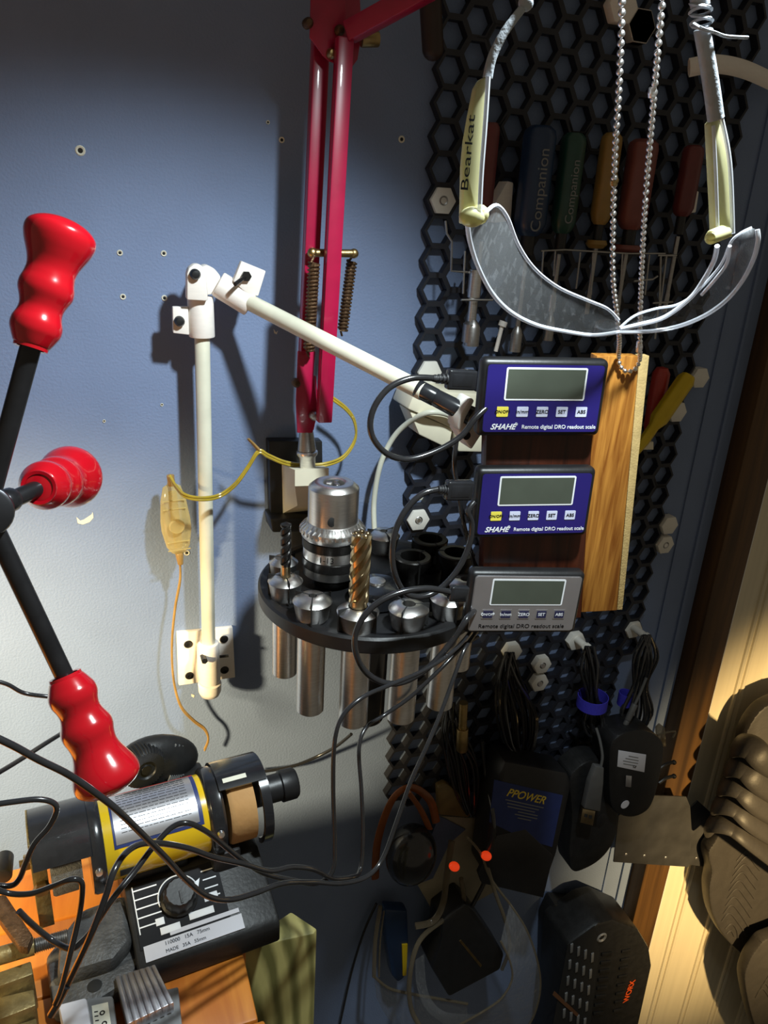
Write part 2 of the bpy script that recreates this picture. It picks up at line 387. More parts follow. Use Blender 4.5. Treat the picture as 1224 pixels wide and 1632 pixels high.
insert(690, 592, 'pale hexagonal plug just above the black taped end of the white pipe', False)
insert(668, 825, 'cream hexagonal plug with a slot, left of the lower blue readout, at the panel edge')
insert(1052, 838, 'beige hexagonal plug without a hole at the right panel edge beside the oak board', False)
insert(1047, 868, 'beige hexagonal plug with a small hole at the right panel edge, below its plain neighbour')
insert(1098, 604, 'grey-white hexagonal plug behind the tip of the yellow handle', False)
insert(1088, 640, 'grey-white hexagonal plug below the tip of the yellow handle', False)
insert(1010, 990, 'white hexagonal plug just below the bottom of the oak board', False)
for i, (x, y) in enumerate([(815, 1030), (855, 1055), (850, 1090), (905, 1030)]):
    insert(x, y, ['white hexagonal plug directly under the grey readout', 'white hexagonal plug right below the grey readout, upper one of a joined pair', 'white hexagonal plug, lower one of a joined pair under the grey readout', 'white hexagonal plug under the right end of the grey readout'][i], i in (1, 2), deep=.009)
# three joined hex rings at the top
mb = MB()
for x, y in ((966, 30), (1030, 48), (1000, 62)):
    o = cell(x, y); Mx = frameM(o, (1, 0, 0), (0, -1, 0))
    mb.prism(hexpoly(Ro*1.02), Mx, .012, HT-.001, .001)
solo(mb, 'hex_tool_holder', M['print_p'], 'grey cluster of three joined hexagons high on the panel behind the ball chain', 'tool holder')
mb = MB(); mb.tube([W(1098, 108, .03), W(1140, 102, .035), (W(1190, 112, .03)), W(1250, 140, .02)], .0085, 8, flat=.35, up=(0, 1, 0))
solo(mb, 'curved_holder', M['print_p'], 'curved beige band across the dark panel at the top right corner', 'tool holder')
for (x, y, s, l) in [(803, 322, 1.1, 'grey wedge shaped holder on the panel behind the left lens of the safety glasses'), (1105, 322, .6, 'small pale holder on the panel between the chain and the right temple')]:
    mb = MB(); q = mpp(W(x, y, .03))*s
    Mx, _ = FR((x, y), (x+10, y), .03)
    mb.prism([(-12*q, -28*q), (14*q, -26*q), (14*q, 26*q), (4*q, 28*q), (-12*q, 2*q)], Mx, .018, -.018, .001)
    solo(mb, 'wedge_holder', M['print_p'], l, 'tool holder')
for (x, y, l) in [(937, 1034, 'white peg holding the strapped black cable below the oak board'), (1032, 1017, 'white peg at the right panel edge holding the loose black cable')]:
    p = W(x, y, .045); mb = MB(); mb.prism(hexpoly(.0068), frameM(p, (1, 0, 0), (0, -1, 0)), .008, -.006, .001); mb.cyl(p, p+Vector((0, .04, 0)), .005)
    solo(mb, 'cable_peg', M['white_p'], l, 'peg')

# ------------------------------------------------------------------ nut drivers
def driver(xt, yt, xb, yb, wpx, mname, label, word=None, shaft=165, sock=13, capm=None):
    d = .042; A = W(xb, yb, d); B = W(xt, yt, d); q = mpp((A+B)/2); r = wpx*q/2; L = (B-A).length
    Mx = frameM(A, (1, 0, 0), B-A)
    t = thing('nut_driver', label, 'nut driver', Mx, 'nut drivers hanging in the wire rack')
    mb = MB(); fl = lambda a, z, rr: rr*(1-.06*(1+math.cos(6*a))/2)
    mb.lathe([(0, 0), (r*.55, 0), (r*.8, L*.04), (r, L*.12), (r, L*.9), (r*.92, L*.96), (r*.6, L), (0, L)], Mx, 36, fl); h = mb.build('handle', M[mname], t)
    mb = MB(); mb.lathe([(0, -.018), (r*.45, -.018), (r*.45, 0), (0, 0)], Mx, 20); mb.build('neck', M['black'], t)
    if capm:
        mb = MB(); mb.lathe([(0, -.023), (r*.7, -.023), (r*1.05, -.019), (r*.9, -.015), (0, -.015)], Mx, 24); mb.build('flange', M[capm], t)
    mb = MB(); mb.lathe([(.0026, -.02), (.0026, -shaft*q)], Mx, 14); mb.build('shaft', M['steeld'], t)
    z = -shaft*q; rs = sock*q
    mb = MB(); mb.lathe([(.0026, z+.012), (rs*.8, z+.008), (rs, z+.004), (rs, z-.014), (rs*.72, z-.014), (rs*.68, z-.004), (0, z-.004)], Mx, 22); mb.build('socket', M['steeld'], t)
    if word:
        Ft = frameM(A+Vector((-r*.15, -r-.0003, L*.42)), (0, 0, 1), (0, -1, 0))
        text(word, r*1.0, Ft, M['greyp'], t, 'lettering')
    return t
driver(776, 195, 770, 350, 26, 'brown_h', 'nut driver with maroon handle beside the left temple of the safety glasses', None, 180)
driver(846, 200, 842, 376, 52, 'blue_h', 'nut driver with thick navy blue handle, first right of the left temple', 'Companion', 165, 10)
driver(898, 212, 895, 372, 40, 'green_h', 'nut driver with dark green handle next to the navy blue one', 'Companion', 150, 9)
driver(958, 212, 955, 358, 34, 'mustard_h', 'nut driver with mustard yellow handle behind the left chain strand', None, 120, 5, 'mustard_h')
driver(1010, 222, 1004, 366, 48, 'rose_h', 'nut driver with dusty red handle between the two chain strands', None, 120, 5, 'rose_h')
driver(1092, 232, 1086, 345, 34, 'brown_h', 'nut driver with dark red handle right of the ball chain', None, 130, 5)
# sockets on shafts seen below the glasses
for (x, y0, y1, w, l) in [(748, 430, 545, 25, 'steel nut driver shaft with a wide socket end left of the glasses'), (872, 470, 540, 15, 'thin steel socket end hanging under the left lens')]:
    A = W(x, y1, .04); B = W(x+3, y0, .04); q = mpp(A)
    t = thing('socket_driver', l, 'nut driver', frameM(A, (1, 0, 0), B-A))
    Mx = WM[t.name]; L = (B-A).length
    mb = MB(); mb.lathe([(0, .004), (w*.35*q, .004), (w*.37*q, 0), (w*.5*q, 0), (w*.5*q, .018), (w*.3*q, .021), (0, .021)], Mx, 24); mb.build('socket', M['steeld'], t)
    mb = MB(); mb.lathe([(w*.27*q, .018), (w*.27*q, L*.6), (w*.42*q, L*.63), (w*.42*q, L), (0, L)], Mx, 20); mb.build('shaft', M['steel'], t)
def wires(paths, label, d=.05, r=.0011):
    mb = MB()
    for p in paths: mb.tube([W(*q[:2], (q[2] if len(q) > 2 else d)) for q in p], r, 8, sm=False)
    solo(mb, 'wire_rack', M['steeld'], label, 'wire rack')
wires([[(710, 352), (712, 372), (720, 385), (719, 432), (745, 434)], [(741, 400), (738, 468)], [(735, 478), (785, 478), (788, 470)], [(735, 432, .02), (748, 434)]], 'bent steel wire rack at the left side, beside the wide socket end')
wires([[(862, 400), (900, 398), (1000, 404), (1060, 404)], [(866, 400), (862, 455)], [(885, 400), (882, 440)], [(925, 402), (918, 460)], [(945, 403), (942, 470)], [(992, 404), (988, 470)], [(1035, 406), (1028, 470)]], 'long steel wire rack under the coloured handles, behind the lenses', .055, .0009)
wires([[(1048, 407), (1078, 407)], [(1053, 408), (1051, 490)], [(1062, 408), (1052, 488)], [(1040, 483), (1072, 481)], [(1049, 490), (1044, 540)], [(1048, 440), (1040, 445), (1010, 448)]], 'T shaped steel wire hanger right of the chain strands', .055, .0011)
A, B = W(790, 560, .03), W(800, 520, .03)
mb = MB(); mb.tube([A, B], .0022); mb.tube([B, W(803, 512, .03)], .0045); 
solo(mb, 'cable_end', M['print_p'], 'pale cable end hanging above the top left corner of the upper readout', 'cable')
mb = MB(); mb.tube([W(685, -10, .05), W(690, 78, .045)], .0095, 14, flat=1); mb.sph(W(690, 78, .045), .0095)
solo(mb, 'tool_handle', M['walnut_d'], 'dark rounded wooden tool handle at the top, right of the red lamp arm', 'tool handle')

# handles right of the board
q = mpp(W(1043, 600, .05))
A, B = W(1036, 690, .05), W(1046, 585, .05)
mb = MB(); Mx = frameM(A, (1, 0, 0), B-A); L = (B-A).length
mb.lathe([(0, 0), (9*q, 0), (12*q, L*.1), (14*q, L*.5), (14*q, L*.9), (9*q, L*.98), (0, L)], Mx, 30, lambda a, z, r: r*(1-.05*(1+math.cos(6*a))/2))
solo(mb, 'screwdriver', M['red_h'], 'red screwdriver handle half hidden behind the oak board', 'screwdriver')
A, B = W(1018, 715, .075), W(1100, 596, .075); q = mpp(A); Mx = frameM(A, (0, 1, 0), B-A); L = (B-A).length
t = thing('utility_knife', 'bright yellow ribbed handle sticking out to the right behind the oak board', 'knife', Mx)
mb = MB(); mb.lathe([(0, -.005), (6*q, -.005), (9*q, L*.1), (9*q, L*.3), (15*q, L*.4), (15*q, L*.92), (11*q, L*.98), (0, L)], Mx, 36, lambda a, z, r: r*(1-.16*(1+math.cos(5*a))/2)); mb.build('handle', M['yel_h'], t)
mb = MB(); mb.ppoly([(1022, 706), (1042, 704), (1042, 717), (1020, 717)], .04, .03, .001); solo(mb, 'blade_holder', M['ivory'], 'small pale block under the yellow handle beside the oak board', 'holder')
# ------------------------------------------------------------------ red lamp arm
def qtube(mb, a, b, wx, wy):    # square tube with its faces square to the wall
    a = Vector(a); b = Vector(b); Mx = frameM(a, (1, 0, 0), b-a); L = (b-a).length
    Mx = frameM(a, Vector((0, -1, 0)).cross(b-a), b-a)
    mb.box((0, 0, L/2), (wx, wy, L), Mx, .0012)
t = thing('desk_lamp', 'red two bar balanced desk lamp arm standing in a white wall socket', 'desk lamp', W(490, 748, .06))
dR, dF = .062, .088
mb = MB(); a = W(511, 60, dR); b_ = W(487, 600, dR); qtube(mb, a, b_, 27*mpp(a), 27*mpp(a)*.8); mb.build('rear_bar', M['red_l'], t)
mb = MB(); a = W(549, 60, dF); b_ = W(516, 672, dF); qtube(mb, a, b_, 27*mpp(a), 27*mpp(a)*.8); mb.build('front_bar', M['red_l'], t)
mb = MB(); mb.ppoly([(496, -30), (548, -30), (552, 20), (552, 55), (545, 85), (533, 101), (524, 97), (516, 90), (494, 60)], dR+.016, .002, .0004); mb.build('joint_plate', M['red_l'], t)
mb = MB(); mb.ppoly([(545, -30), (572, -30), (577, 50), (570, 95), (562, 106), (548, 90)], dR-.012, .002, .0004); mb.build('joint_plate', M['red_l'], t)
mb = MB(); a = W(556, 52, dF); b_ = W(760, -60, .16); Mx = frameM(a, (b_-a).cross(Vector((0, 0, 1))).cross(b_-a), b_-a); L = (b_-a).length; w_ = 30*mpp(a)
mb.box((0, 0, L/2), (w_, w_*.85, L), Mx, .0012); mb.build('upper_arm', M['red_l'], t)
for (x, y, r, m_) in [(492, 36, 8, 'rust'), (542, 48, 8, 'rust'), (529, 85, 8, 'brass'), (501, 664, 7, 'steeld'), (473, 611, 7, 'rust')]:
    mb = MB(); p = W(x, y, dR+.019 if y < 200 else dF-.006); q = mpp(p); mb.lathe([(r*q, -.006), (r*q, 0), (r*.6*q, .0025), (0, .003)], frameM(p, (1, 0, 0), (0, -1, 0)), 14); mb.build('bolt', M[m_], t)
mb = MB(); mb.cyl(W(575, 62, dR), W(603, 62, dR), .0062, bev=.001); mb.build('knurled_nut', M['brass'], t)
mb = MB(); mb.cyl(W(496, 403, .075), W(567, 404, .075), .0034); mb.sph(W(498, 403, .075), .0045); mb.sph(W(564, 404, .075), .0042); mb.build('cross_pin', M['brass'], t)
def spring(a, b, r, turns, mname='rust', wire=.0011):
    a = Vector(a); b = Vector(b); Mx = axisM(a, b); L = (b-a).length; pts = []
    n = turns*8
    for i in range(n+1):
        z = L*(.06+.88*i/n); an = 2*PI*i/8; pts.append(Mx @ Vector((r*math.cos(an), r*math.sin(an), z)))
    pts = [a]+pts+[b]
    mb = MB(); mb.tube(pts, wire, 6, sm=False); mb.cyl(a.lerp(b, .07), a.lerp(b, .93), r*.85); return mb
spring(W(501, 408, .085), W(492, 568, .085), .0046, 24).build('spring', M['rust'], t)
spring(W(562, 408, .06), W(545, 535, .07), .0044, 20).build('spring', M['rust'], t)
mb = MB(); mb.ppoly([(475, 560), (503, 560), (500, 595), (505, 640), (508, 655), (498, 690), (474, 690), (472, 640)], dR+.013, .0025, .0005)
mb.ppoly([(489, 590), (504, 600), (508, 650), (500, 686), (486, 686)], dR-.012, .0025, .0005); mb.build('fork', M['red_l'], t)
p = W(488, 686, .068); q = mpp(p); p2 = W(491, 760, .068); Mx = axisM(p, p2); k = (p2-p).length/74
mb = MB(); mb.lathe([(0, 0), (11*q, 0), (15*q, 30*k), (13*q, 31*k), (0, 31*k)], Mx, 24); mb.build('collar', M['steeld'], t)
mb = MB(); mb.lathe([(0, 30*k), (12*q, 30*k), (17*q, 33*k), (17*q, 37*k), (13*q, 42*k), (12*q, 74*k), (0, 74*k)], Mx, 24); mb.build('pin', M['steel'], t)
# its wall socket
t = thing('lamp_socket', 'ivory wedge shaped lamp socket on a black backing plate beside the drill chuck', 'lamp bracket', W(470, 842, .0))
mb = MB(); mb.ppoly([(428, 703), (514, 703), (516, 842), (432, 842)], .014, .0145, .0015); mb.build('backing_plate', M['black'], t)
mb = MB(); mb.ppoly([(430, 826), (508, 826), (506, 848), (434, 850)], .03, .03, .003); mb.build('foot', M['black'], t)
A = W(470, 748, .085); B = W(524, 745, .085); wd_ = (B-A).length
mb = MB(); bm_ = bmesh.new()
f0 = [W(470, 749, .085), W(524, 746, .085), W(512, 800, .05), W(474, 806, .05)]
back = [W(449, 740, .014), W(506, 738, .014), W(506, 812, .014), W(451, 818, .014)]
V_ = [bm_.verts.new(p) for p in f0+back]; V2 = [bm_.verts.new(W(470, 775, .085)), bm_.verts.new(W(524, 773, .085))]
for f in ((0, 1, 9, 8), (8, 9, 2, 3), (0, 4, 5, 1), (3, 2, 6, 7), (1, 5, 6, 2), (1, 2, 9), (0, 3, 7, 4), (0, 8, 3), (4, 7, 6, 5)):
    vs = [(V_+V2)[i] for i in f]
    try: bm_.faces.new(vs)
    except Exception: pass
mb._add(bm_); mb.build('block', M['ivory'], t, sharp=20)

# ------------------------------------------------------------------ white pipe arm
d0 = .034
t = thing('pipe_arm', 'white plastic pipe arm with an upright pipe and a slanting pipe to the readout board', 'arm', W(330, 1108, 0))
mb = MB(); mb.ppoly([(282, 1009), (371, 1000), (375, 1080), (285, 1093)], .006, .006, .001); pl = mb.build('wall_plate', M['print_p'], t)
for (x, y) in [(300, 1027), (357, 1019), (302, 1077), (358, 1068)]:
    p = W(x, y, .0062); q = mpp(p); mb = MB(); mb.lathe([(7*q, 0), (6*q, .001), (2.5*q, .0014), (2*q, .0005), (0, .0005)], frameM(p, (1, 0, 0), (0, -1, 0)), 16); mb.build('screw', M['oxide'], pl)
A, B = W(322, 530, d0), W(333, 1045, d0); q = mpp(B)
mb = MB(); mb.cyl(A, B, 12.2*mpp(A), bev=.001, n=28); mb.build('upright_pipe', M['pvc'], t)
p1, p2 = W(332, 1024, d0), W(335, 1086, d0)
mb = MB(); mb.cyl(p1, p2, 16.5*q, bev=.0015, n=28); mb.ppoly([(318, 1040), (350, 1040), (351, 1090), (319, 1090)], .03, .03, .002); mb.build('pipe_holder', M['print_p'], t)
mb = MB(); Mx = axisM(W(335, 1110, d0), W(334, 1082, d0)); mb.lathe([(0, 0), (9*q, .0006), (15*q, .003), (18*q, .008), (18.5*q, 26*q), (16*q, 27*q), (0, 27*q)], Mx, 28); mb.build('end_cap', M['print_p'], t)
mb = MB(); p = W(325, 1050, d0+.012); mb.cyl(p+Vector((0, .006, 0)), p+Vector((0, -.005, 0)), 5*q, n=6); mb.build('bolt', M['black'], t)
mb = MB(); mb.cyl(W(345, 1047, d0), W(364, 1045, d0), 2.5*q, n=10); mb.build('bolt', M['black'], t)
# upper fitting on the upright pipe
q = mpp(W(320, 500, d0))
mb = MB(); mb.cyl(W(319, 472, d0), W(322, 537, d0), 20.5*q, bev=.001, n=30)
mb.ppoly([(298, 478), (298, 436), (301, 427), (309, 421), (318, 421), (326, 427), (329, 437), (332, 480)], d0+.018, .012, .0015)
mb.ppoly([(275, 489), (300, 489), (302, 534), (276, 531)], d0+.006, .006, .001); sk = mb.build('upright_socket', M['print_p'], t)
for (x, y, dd, r) in [(311, 437, d0+.020, 8), (286, 512, d0+.008, 8)]:
    p = W(x, y, dd); mb = MB(); mb.lathe([(r*q, -.003), (r*q, .002), (r*.7*q, .0045), (0, .005)], frameM(p, (1, 0, 0), (0, -1, 0)), 16); mb.build('bolt', M['black'], sk)
mb = MB(); mb.ppoly([(320, 425), (330, 422), (342, 428), (352, 440), (352, 456), (338, 470), (326, 470)], d0+.006, .016, .002)
a, b2 = W(347, 452, d0+.004), W(400, 485, d0+.01)
mb.cyl(a, b2, 20.5*q, bev=.0015, n=30); mb.ppoly([(372, 448), (385, 416), (424, 432), (412, 472), (395, 470)], d0+.018, .008, .001); s2 = mb.build('slanting_socket', M['print_p'], t)
p = W(392, 440, d0+.019); mb = MB(); mb.lathe([(0, 0), (8*q, 0), (8*q, .003), (0, .003)], frameM(p, (1, 0, 0), (0, -1, 0)), 6); mb.cyl(p, p+Vector((-.012, -.012, -.006)), 3.2*q); mb.build('bolt', M['oxide'], s2)
d1 = .235
mb = MB(); mb.cyl(W(392, 479, d0+.01), W(676, 625, d1-.025), 12.8*q, bev=.001, n=28); mb.build('slanting_pipe', M['pvc'], t)
mb = MB(); a = W(664, 618, d1-.03); b2 = W(752, 664, d1); q = mpp(b2)
mb.cyl(a, a.lerp(b2, .35), 14.5*mpp(a), bev=.0006, n=26); mb.cyl(a.lerp(b2, .345), b2, 14*mpp(a), 15.5*mpp(a), bev=.0006, n=26); mb.build('tape_wrap', M['blackg'], t)
mb = MB(); mb.ppoly([(750, 634), (758, 638), (742, 668), (736, 688), (729, 684), (732, 664)], d1+.006, .02, .002); mb.build('clip', M['white_p'], t)
mb = MB(); mb.ppoly([(732, 690), (740, 650), (772, 660), (770, 690), (752, 718)], d1-.005, .02, .002); fk = mb.build('board_fork', M['print_p'], t)
p = W(743, 694, d1-.003); mb = MB(); mb.lathe([(0, .001), (7*q, .001), (7*q, 0)], frameM(p, (1, 0, 0), (0, -1, 0)), 16); mb.build('bolt_hole', M['hole'], fk)
# bracket on the honeycomb behind it
mb = MB(); mb.ppoly([(650, 652), (662, 622), (768, 628), (790, 690), (722, 684), (700, 673)], .055, .044, .002); mb.ppoly([(652, 654), (722, 683), (716, 716), (668, 693)], .052, .03, .002)
mb.ppoly([(728, 682), (780, 690), (778, 721), (730, 720)], .06, .03, .002)
solo(mb, 'panel_bracket', M['ivory'], 'large ivory hexagonal bracket on the panel behind the black taped pipe end', 'bracket')

# ------------------------------------------------------------------ board with the three readouts
BN = Vector((-math.sin(math.radians(12)), -math.cos(math.radians(12)), 0)); B0 = W(768, 985, .262)
def BP(px, py, off=0.0):        # point of the board plane seen at a pixel
    r = ray(px, py); return CAM + r*((B0+BN*off-CAM).dot(BN)/r.dot(BN))
def bpoly(mb, pts, off, th, bev=0):
    Mx = frameM(BP(*pts[0], off), BN.cross(Vector((0, 0, -1))) if False else Vector((0, 0, 1)).cross(BN), BN); I = Mx.inverted()
    return mb.prism([(I @ BP(*p, off)).to_2d() for p in pts], Mx, th, -th, bev)
t = thing('readout_board', 'wooden plank board: dark strip behind the readouts and golden oak strip at its right', 'board', BP(880, 1000))
mb = MB(); bpoly(mb, [(778, 585), (951, 585), (926, 985), (768, 985)], 0, .014, .0008); mb.build('dark_plank', M['walnut'], t)
mb = MB(); bpoly(mb, [(951.5, 567), (1019, 568), (983, 973), (926.5, 976)], .0003, .012, .0006); mb.build('oak_plank', M['oak'], t)
mb = MB(); bpoly(mb, [(1019.5, 567), (1035, 567), (992, 972), (983.5, 972)], -.002, .008, .0004); mb.build('tongue_edge', M['oakedge'], t)

def readout(a, b, hpx, label, blue=True, first=True):
    th = .013; A_ = BP(*a, th+.0005); B_ = BP(*b, th+.0005); Mx = frameM(A_, B_-A_, BN); L = (B_-A_).length; hh = L*hpx
    c = Mx @ Vector((L/2, -hh/2, 0)); Mx.translation = c
    t = thing('digital_readout', label, 'digital readout', Mx, 'digital readouts on the plank board')
    mb = MB(); mb.box((0, 0, -th/2), (L, hh, th), Mx, .0045, 4); mb.build('housing', M['black'], t)
    rr = .0025; fw, fh = L*.915, hh*.86
    def rrect(w, h, r, n=5):
        o = []
        for cx, cy, a0 in ((w/2-r, h/2-r, 0), (-w/2+r, h/2-r, 90), (-w/2+r, -h/2+r, 180), (w/2-r, -h/2+r, 270)):
            for i in range(n+1): an = math.radians(a0+90*i/n); o.append((cx+r*math.cos(an), cy+r*math.sin(an)))
        return o
    mb = MB(); mb.prism(rrect(fw+.0012, fh+.0012, rr), Mx, .0008, -.0004); mb.build('bezel_rim', M['black' if blue else 'alu'], t)
    mb = MB(); mb.prism(rrect(fw, fh, rr), Mx, .0010, -.0002); mb.build('faceplate', M['blue_f' if blue else 'grey_f'], t)
    sw, sh = L*.61, hh*.37; sy = hh*.19
    MS = Mx @ T(Vector((L*.005, sy, 0)))
    mb = MB(); mb.prism(rrect(sw+.0026, sh+.0026, .0014), MS, .0004, .0007); fr = mb.build('screen_frame', M['white_i'], t)
    mb = MB(); mb.prism(rrect(sw, sh, .0005), MS, .0004, .00085); mb.build('screen', M['lcd'], t)
    for i, w in enumerate(['ON/OFF', 'in/mm', 'ZERO', 'SET', 'ABS']):
        MBt = Mx @ T(Vector((L*(-.315+.1575*i), -hh*.165, 0))); bs = L*.09
        bt = MB()
        if not blue: bt.prism(rrect(bs+.0014, bs*.86+.0012, .0008), MBt, .0003, .0008)
        else: bt.prism(rrect(bs, bs*.86, .0006), MBt, .0006, .0006)
        bo = bt.build('button', M['alu' if not blue else ('btn_y' if i == 0 else 'btn')], t)
        if not blue:
            k = MB(); k.prism(rrect(bs*.93, bs*.74, .0004), MBt, .0005, .0009); k.build('key_face', M['btn_k'], bo)
        text(w, bs*(.36 if i == 0 else .44), MBt @ T(Vector((0, 0, .0013))), M['dark_i' if blue else 'white_i'], bo, 'lettering', bold=.00004)
    if blue:
        text('SHAHE', .0058, Mx @ T(Vector((-L*.30, -hh*.365, .0009))), M['white_i'], t, 'brand_lettering', shear=.35, bold=.00012, sx=1.05)
        text('®', .003, Mx @ T(Vector((-L*.195, -hh*.33, .0009))), M['white_i'], t, 'brand_lettering')
        text('Remote digital DRO readout scale', .0041, Mx @ T(Vector((L*.15, -hh*.365, .0009))), M['white_i'], t, 'lettering', bold=.00003)
    else:
        text('Remote digital DRO readout scale', .0050, Mx @ T(Vector((0, -hh*.36, .0009))), M['dark_i'], t, 'lettering', sx=1.05)
    return t
readout((770, 571), (974, 574), .60, 'blue faced digital readout at the top of the board')
readout((762, 747), (953, 746), .605, 'blue faced digital readout in the middle of the board')
readout((752, 911), (936, 913), .585, 'grey faced digital readout at the bottom of the board', False)

def usb(name, plug, strain, path, r, label, d=.272):
    t = thing(name, label, 'cable', W(path[0][0], path[0][1], d), 'readout data cables')
    A = W(*plug[0], d); q = mpp(A); Mx = frameM(A, W(*plug[1], d)-A, (0, -1, 0)); L = (W(*plug[1], d)-A).length
    hh = plug[2]*q
    mb = MB(); mb.box((L/2, 0, 0), (L, hh, hh*.5), Mx, .0016, 3); mb.box((L*.5, 0, hh*.2), (L*.72, hh*.62, hh*.14), Mx, .0005); mb.build('plug', M['blackg'], t)
    if strain:
        mb = MB(); a = W(*strain[0], d); b2 = W(*strain[1], d)
        for i in range(4): mb.cyl(a.lerp(b2, i/4+.02), a.lerp(b2, i/4+.16), 9*q*(1-.1*i), bev=.0004, n=16)
        mb.cyl(a, b2, 5.5*q); mb.build('strain_relief', M['rubber'], t)
    mb = MB(); mb.tube([W(p[0], p[1], p[2] if len(p) > 2 else d) for p in path], r*q, 12); mb.build('cord', M['cordk'], t)
usb('usb_cable', ((757, 606), (712, 604), 32), ((713, 604), (690, 603)), [(695, 603), (655, 603), (618, 620), (594, 655), (592, 692), (615, 722), (650, 732), (695, 719), (735, 695), (756, 668), (775, 650, .27)], 5, 'black cable looping from the left side of the upper blue readout')
usb('usb_cable', ((752, 781), (710, 781), 32), ((712, 781), (698, 780)), [(697, 780), (672, 788), (645, 815), (628, 855), (626, 900), (640, 938), (662, 951), (695, 943), (728, 910), (748, 868), (752, 835), (746, 815), (756, 800, .27)], 5, 'black cable looping from the left side of the middle blue readout')
usb('usb_cable', ((744, 946), (716, 945), 26), None, [(720, 944), (680, 938), (635, 945), (595, 966), (570, 1000), (566, 1035), (582, 1070), (612, 1088), (645, 1086), (685, 1062), (722, 1020), (745, 985), (760, 970, .265)], 5, 'black cable looping from the left side of the grey readout, before the collet stand', .285)
mb = MB(); mb.tube([W(728, 700, .25), W(724, 740, .25), W(730, 780, .25), W(738, 830, .25), (W(756, 900, .25))], .0018)
solo(mb, 'thin_cord', M['cordk'], 'thin black cord running straight down beside the two blue readouts', 'cord')

# ------------------------------------------------------------------ ball chain
cd_ = lambda x, y: -BP(x, y, .004).y
cp = [(992, -30, .40), (990, 60, .39), (986, 150, .38), (981, 230, .37), (979, 290, .36), (977, 360, .35), (977, 440, .335), (983, 500, .32), (987, 540, .305)]+[(x, y, cd_(x, y)) for x, y in ((986, 566), (988, 582), (998, 592), (1012, 588), (1019, 575))]+[(1020, 560, .295), (1020, 530, .305), (1021, 480, .32), (1024, 400, .34), (1030, 300, .355), (1037, 215, .37), (1044, 130, .385), (1052, 40, .40), (1058, -30, .41)]
Q = spline([W(*p) for p in cp], 30)
mb = MB(); acc = 0; r_ = 5.5*mpp(W(990, 200, .37)); sp = 12*mpp(W(990, 200, .37)); last = Q[0]; beads = [Q[0]]
for p in Q[1:]:
    acc += (p-last).length; last = p
    if acc >= sp: beads.append(p); acc = 0
for p in beads: mb.sph(p, r_, u=12)
t = thing('ball_chain', 'shiny steel ball chain hanging down to the top of the oak board', 'chain', BP(1003, 592, .004))
mb.build('beads', M['chrome'], t)
mb = MB(); mb.tube(Q[::4], r_*.25, 6, sm=False); mb.build('link_wire', M['chrome'], t)
for (x, y, d) in [(979, 288, .36), (1040, 148, .382), (1019, 553, .298)]:
    mb = MB(); a = W(x, y-10, d); c2 = W(x-1, y+9, d); mb.cyl(a, c2, r_*1.15, bev=.001); mb.sph(W(x, y, d), r_*1.35); mb.build('connector', M['brass' if y == 288 else 'chrome'], t)

# ------------------------------------------------------------------ hanging safety glasses
t = thing('safety_glasses', 'clear safety glasses hanging by their temples in front of the dark panel', 'glasses', W(985, 533, .4200))
la = [(768, 345, .4600), (790, 327, .4450), (808, 345, .4350), (826, 390, .4300), (852, 428, .4250), (890, 458, .4200), (935, 478, .4170), (968, 492, .4150), (986, 510, .4130)]
lb = [(745, 356, .4700), (749, 385, .4600), (762, 425, .4500), (785, 468, .4400), (815, 498, .4300), (855, 518, .4220), (900, 528, .4170), (945, 534, .4140), (986, 529, .4130)]
PA = [W(*p) for p in la]; PB = [W(*p) for p in lb]
mb = MB(); mb.strip(PA, PB, .0016); mb.build('lens', M['lens'], t)
mb = MB(); mb.tube(PA, .0008, 8); mb.tube(PB, .0010, 8); mb.build('lens_rim', M['lens_e'], t)
ra = [(1146, 388, .4600), (1170, 385, .4600), (1198, 362, .4600), (1206, 362, .4600), (1200, 392, .4550), (1180, 430, .4450), (1150, 460, .4350), (1110, 480, .4260), (1070, 488, .4200), (1030, 495, .4160), (1005, 506, .4140), (988, 520, .4130)]
ra = [(1198, 363, .4500), (1180, 372, .4480), (1165, 386, .4450), (1150, 420, .4400), (1130, 445, .4350), (1105, 470, .4300), (1078, 486, .4240), (1045, 492, .4180), (1012, 503, .4150), (988, 522, .4130)]
rb = [(1207, 366, .4600), (1208, 385, .4600), (1200, 415, .4550), (1183, 448, .4470), (1158, 478, .4380), (1125, 502, .4300), (1085, 519, .4230), (1045, 527, .4180), (1012, 529, .4150), (986, 529, .4130)]
PA = [W(*p) for p in ra]; PB = [W(*p) for p in rb]
mb = MB(); mb.strip(PA, PB, .0016); mb.build('lens', M['lens'], t)
mb = MB(); mb.tube(PA, .0007, 8); mb.tube(PB, .0011, 8); mb.build('lens_rim', M['lens_e'], t)
mb = MB(); mb.tube([W(1143, 392, .4450), W(1138, 415, .4400), W(1122, 445, .4350), (W(1100, 475, .4300)), W(1060, 505, .4220), W(1020, 517, .4160), W(988, 524, .4130)], .0012, 8)
mb.tube([W(1163, 392, .4500), W(1158, 420, .4450), W(1140, 445, .4400), W(1118, 470, .4320)], .0009, 8); mb.build('side_rib', M['lens_e'], t)
mb = MB(); mb.strip([W(950, 512, .4200), W(968, 508, .4200), W(984, 514, .4180)], [W(945, 530, .4100), W(965, 537, .4100), W(988, 530, .4100)], .001); mb.build('nose_bridge', M['lens'], t)
tm = [(738, 357), (740, 267), (744, 225), (751, 185), (760, 140), (768, 127), (777, 122), (773, 165), (769, 222), (765, 280), (762, 332), (766, 350), (762, 357)]
mb = MB(); mb.ppoly(tm, .4800, .004, .0006); lt = mb.build('temple', M['temple'], t, 'yellowed clear temple with dark lettering')
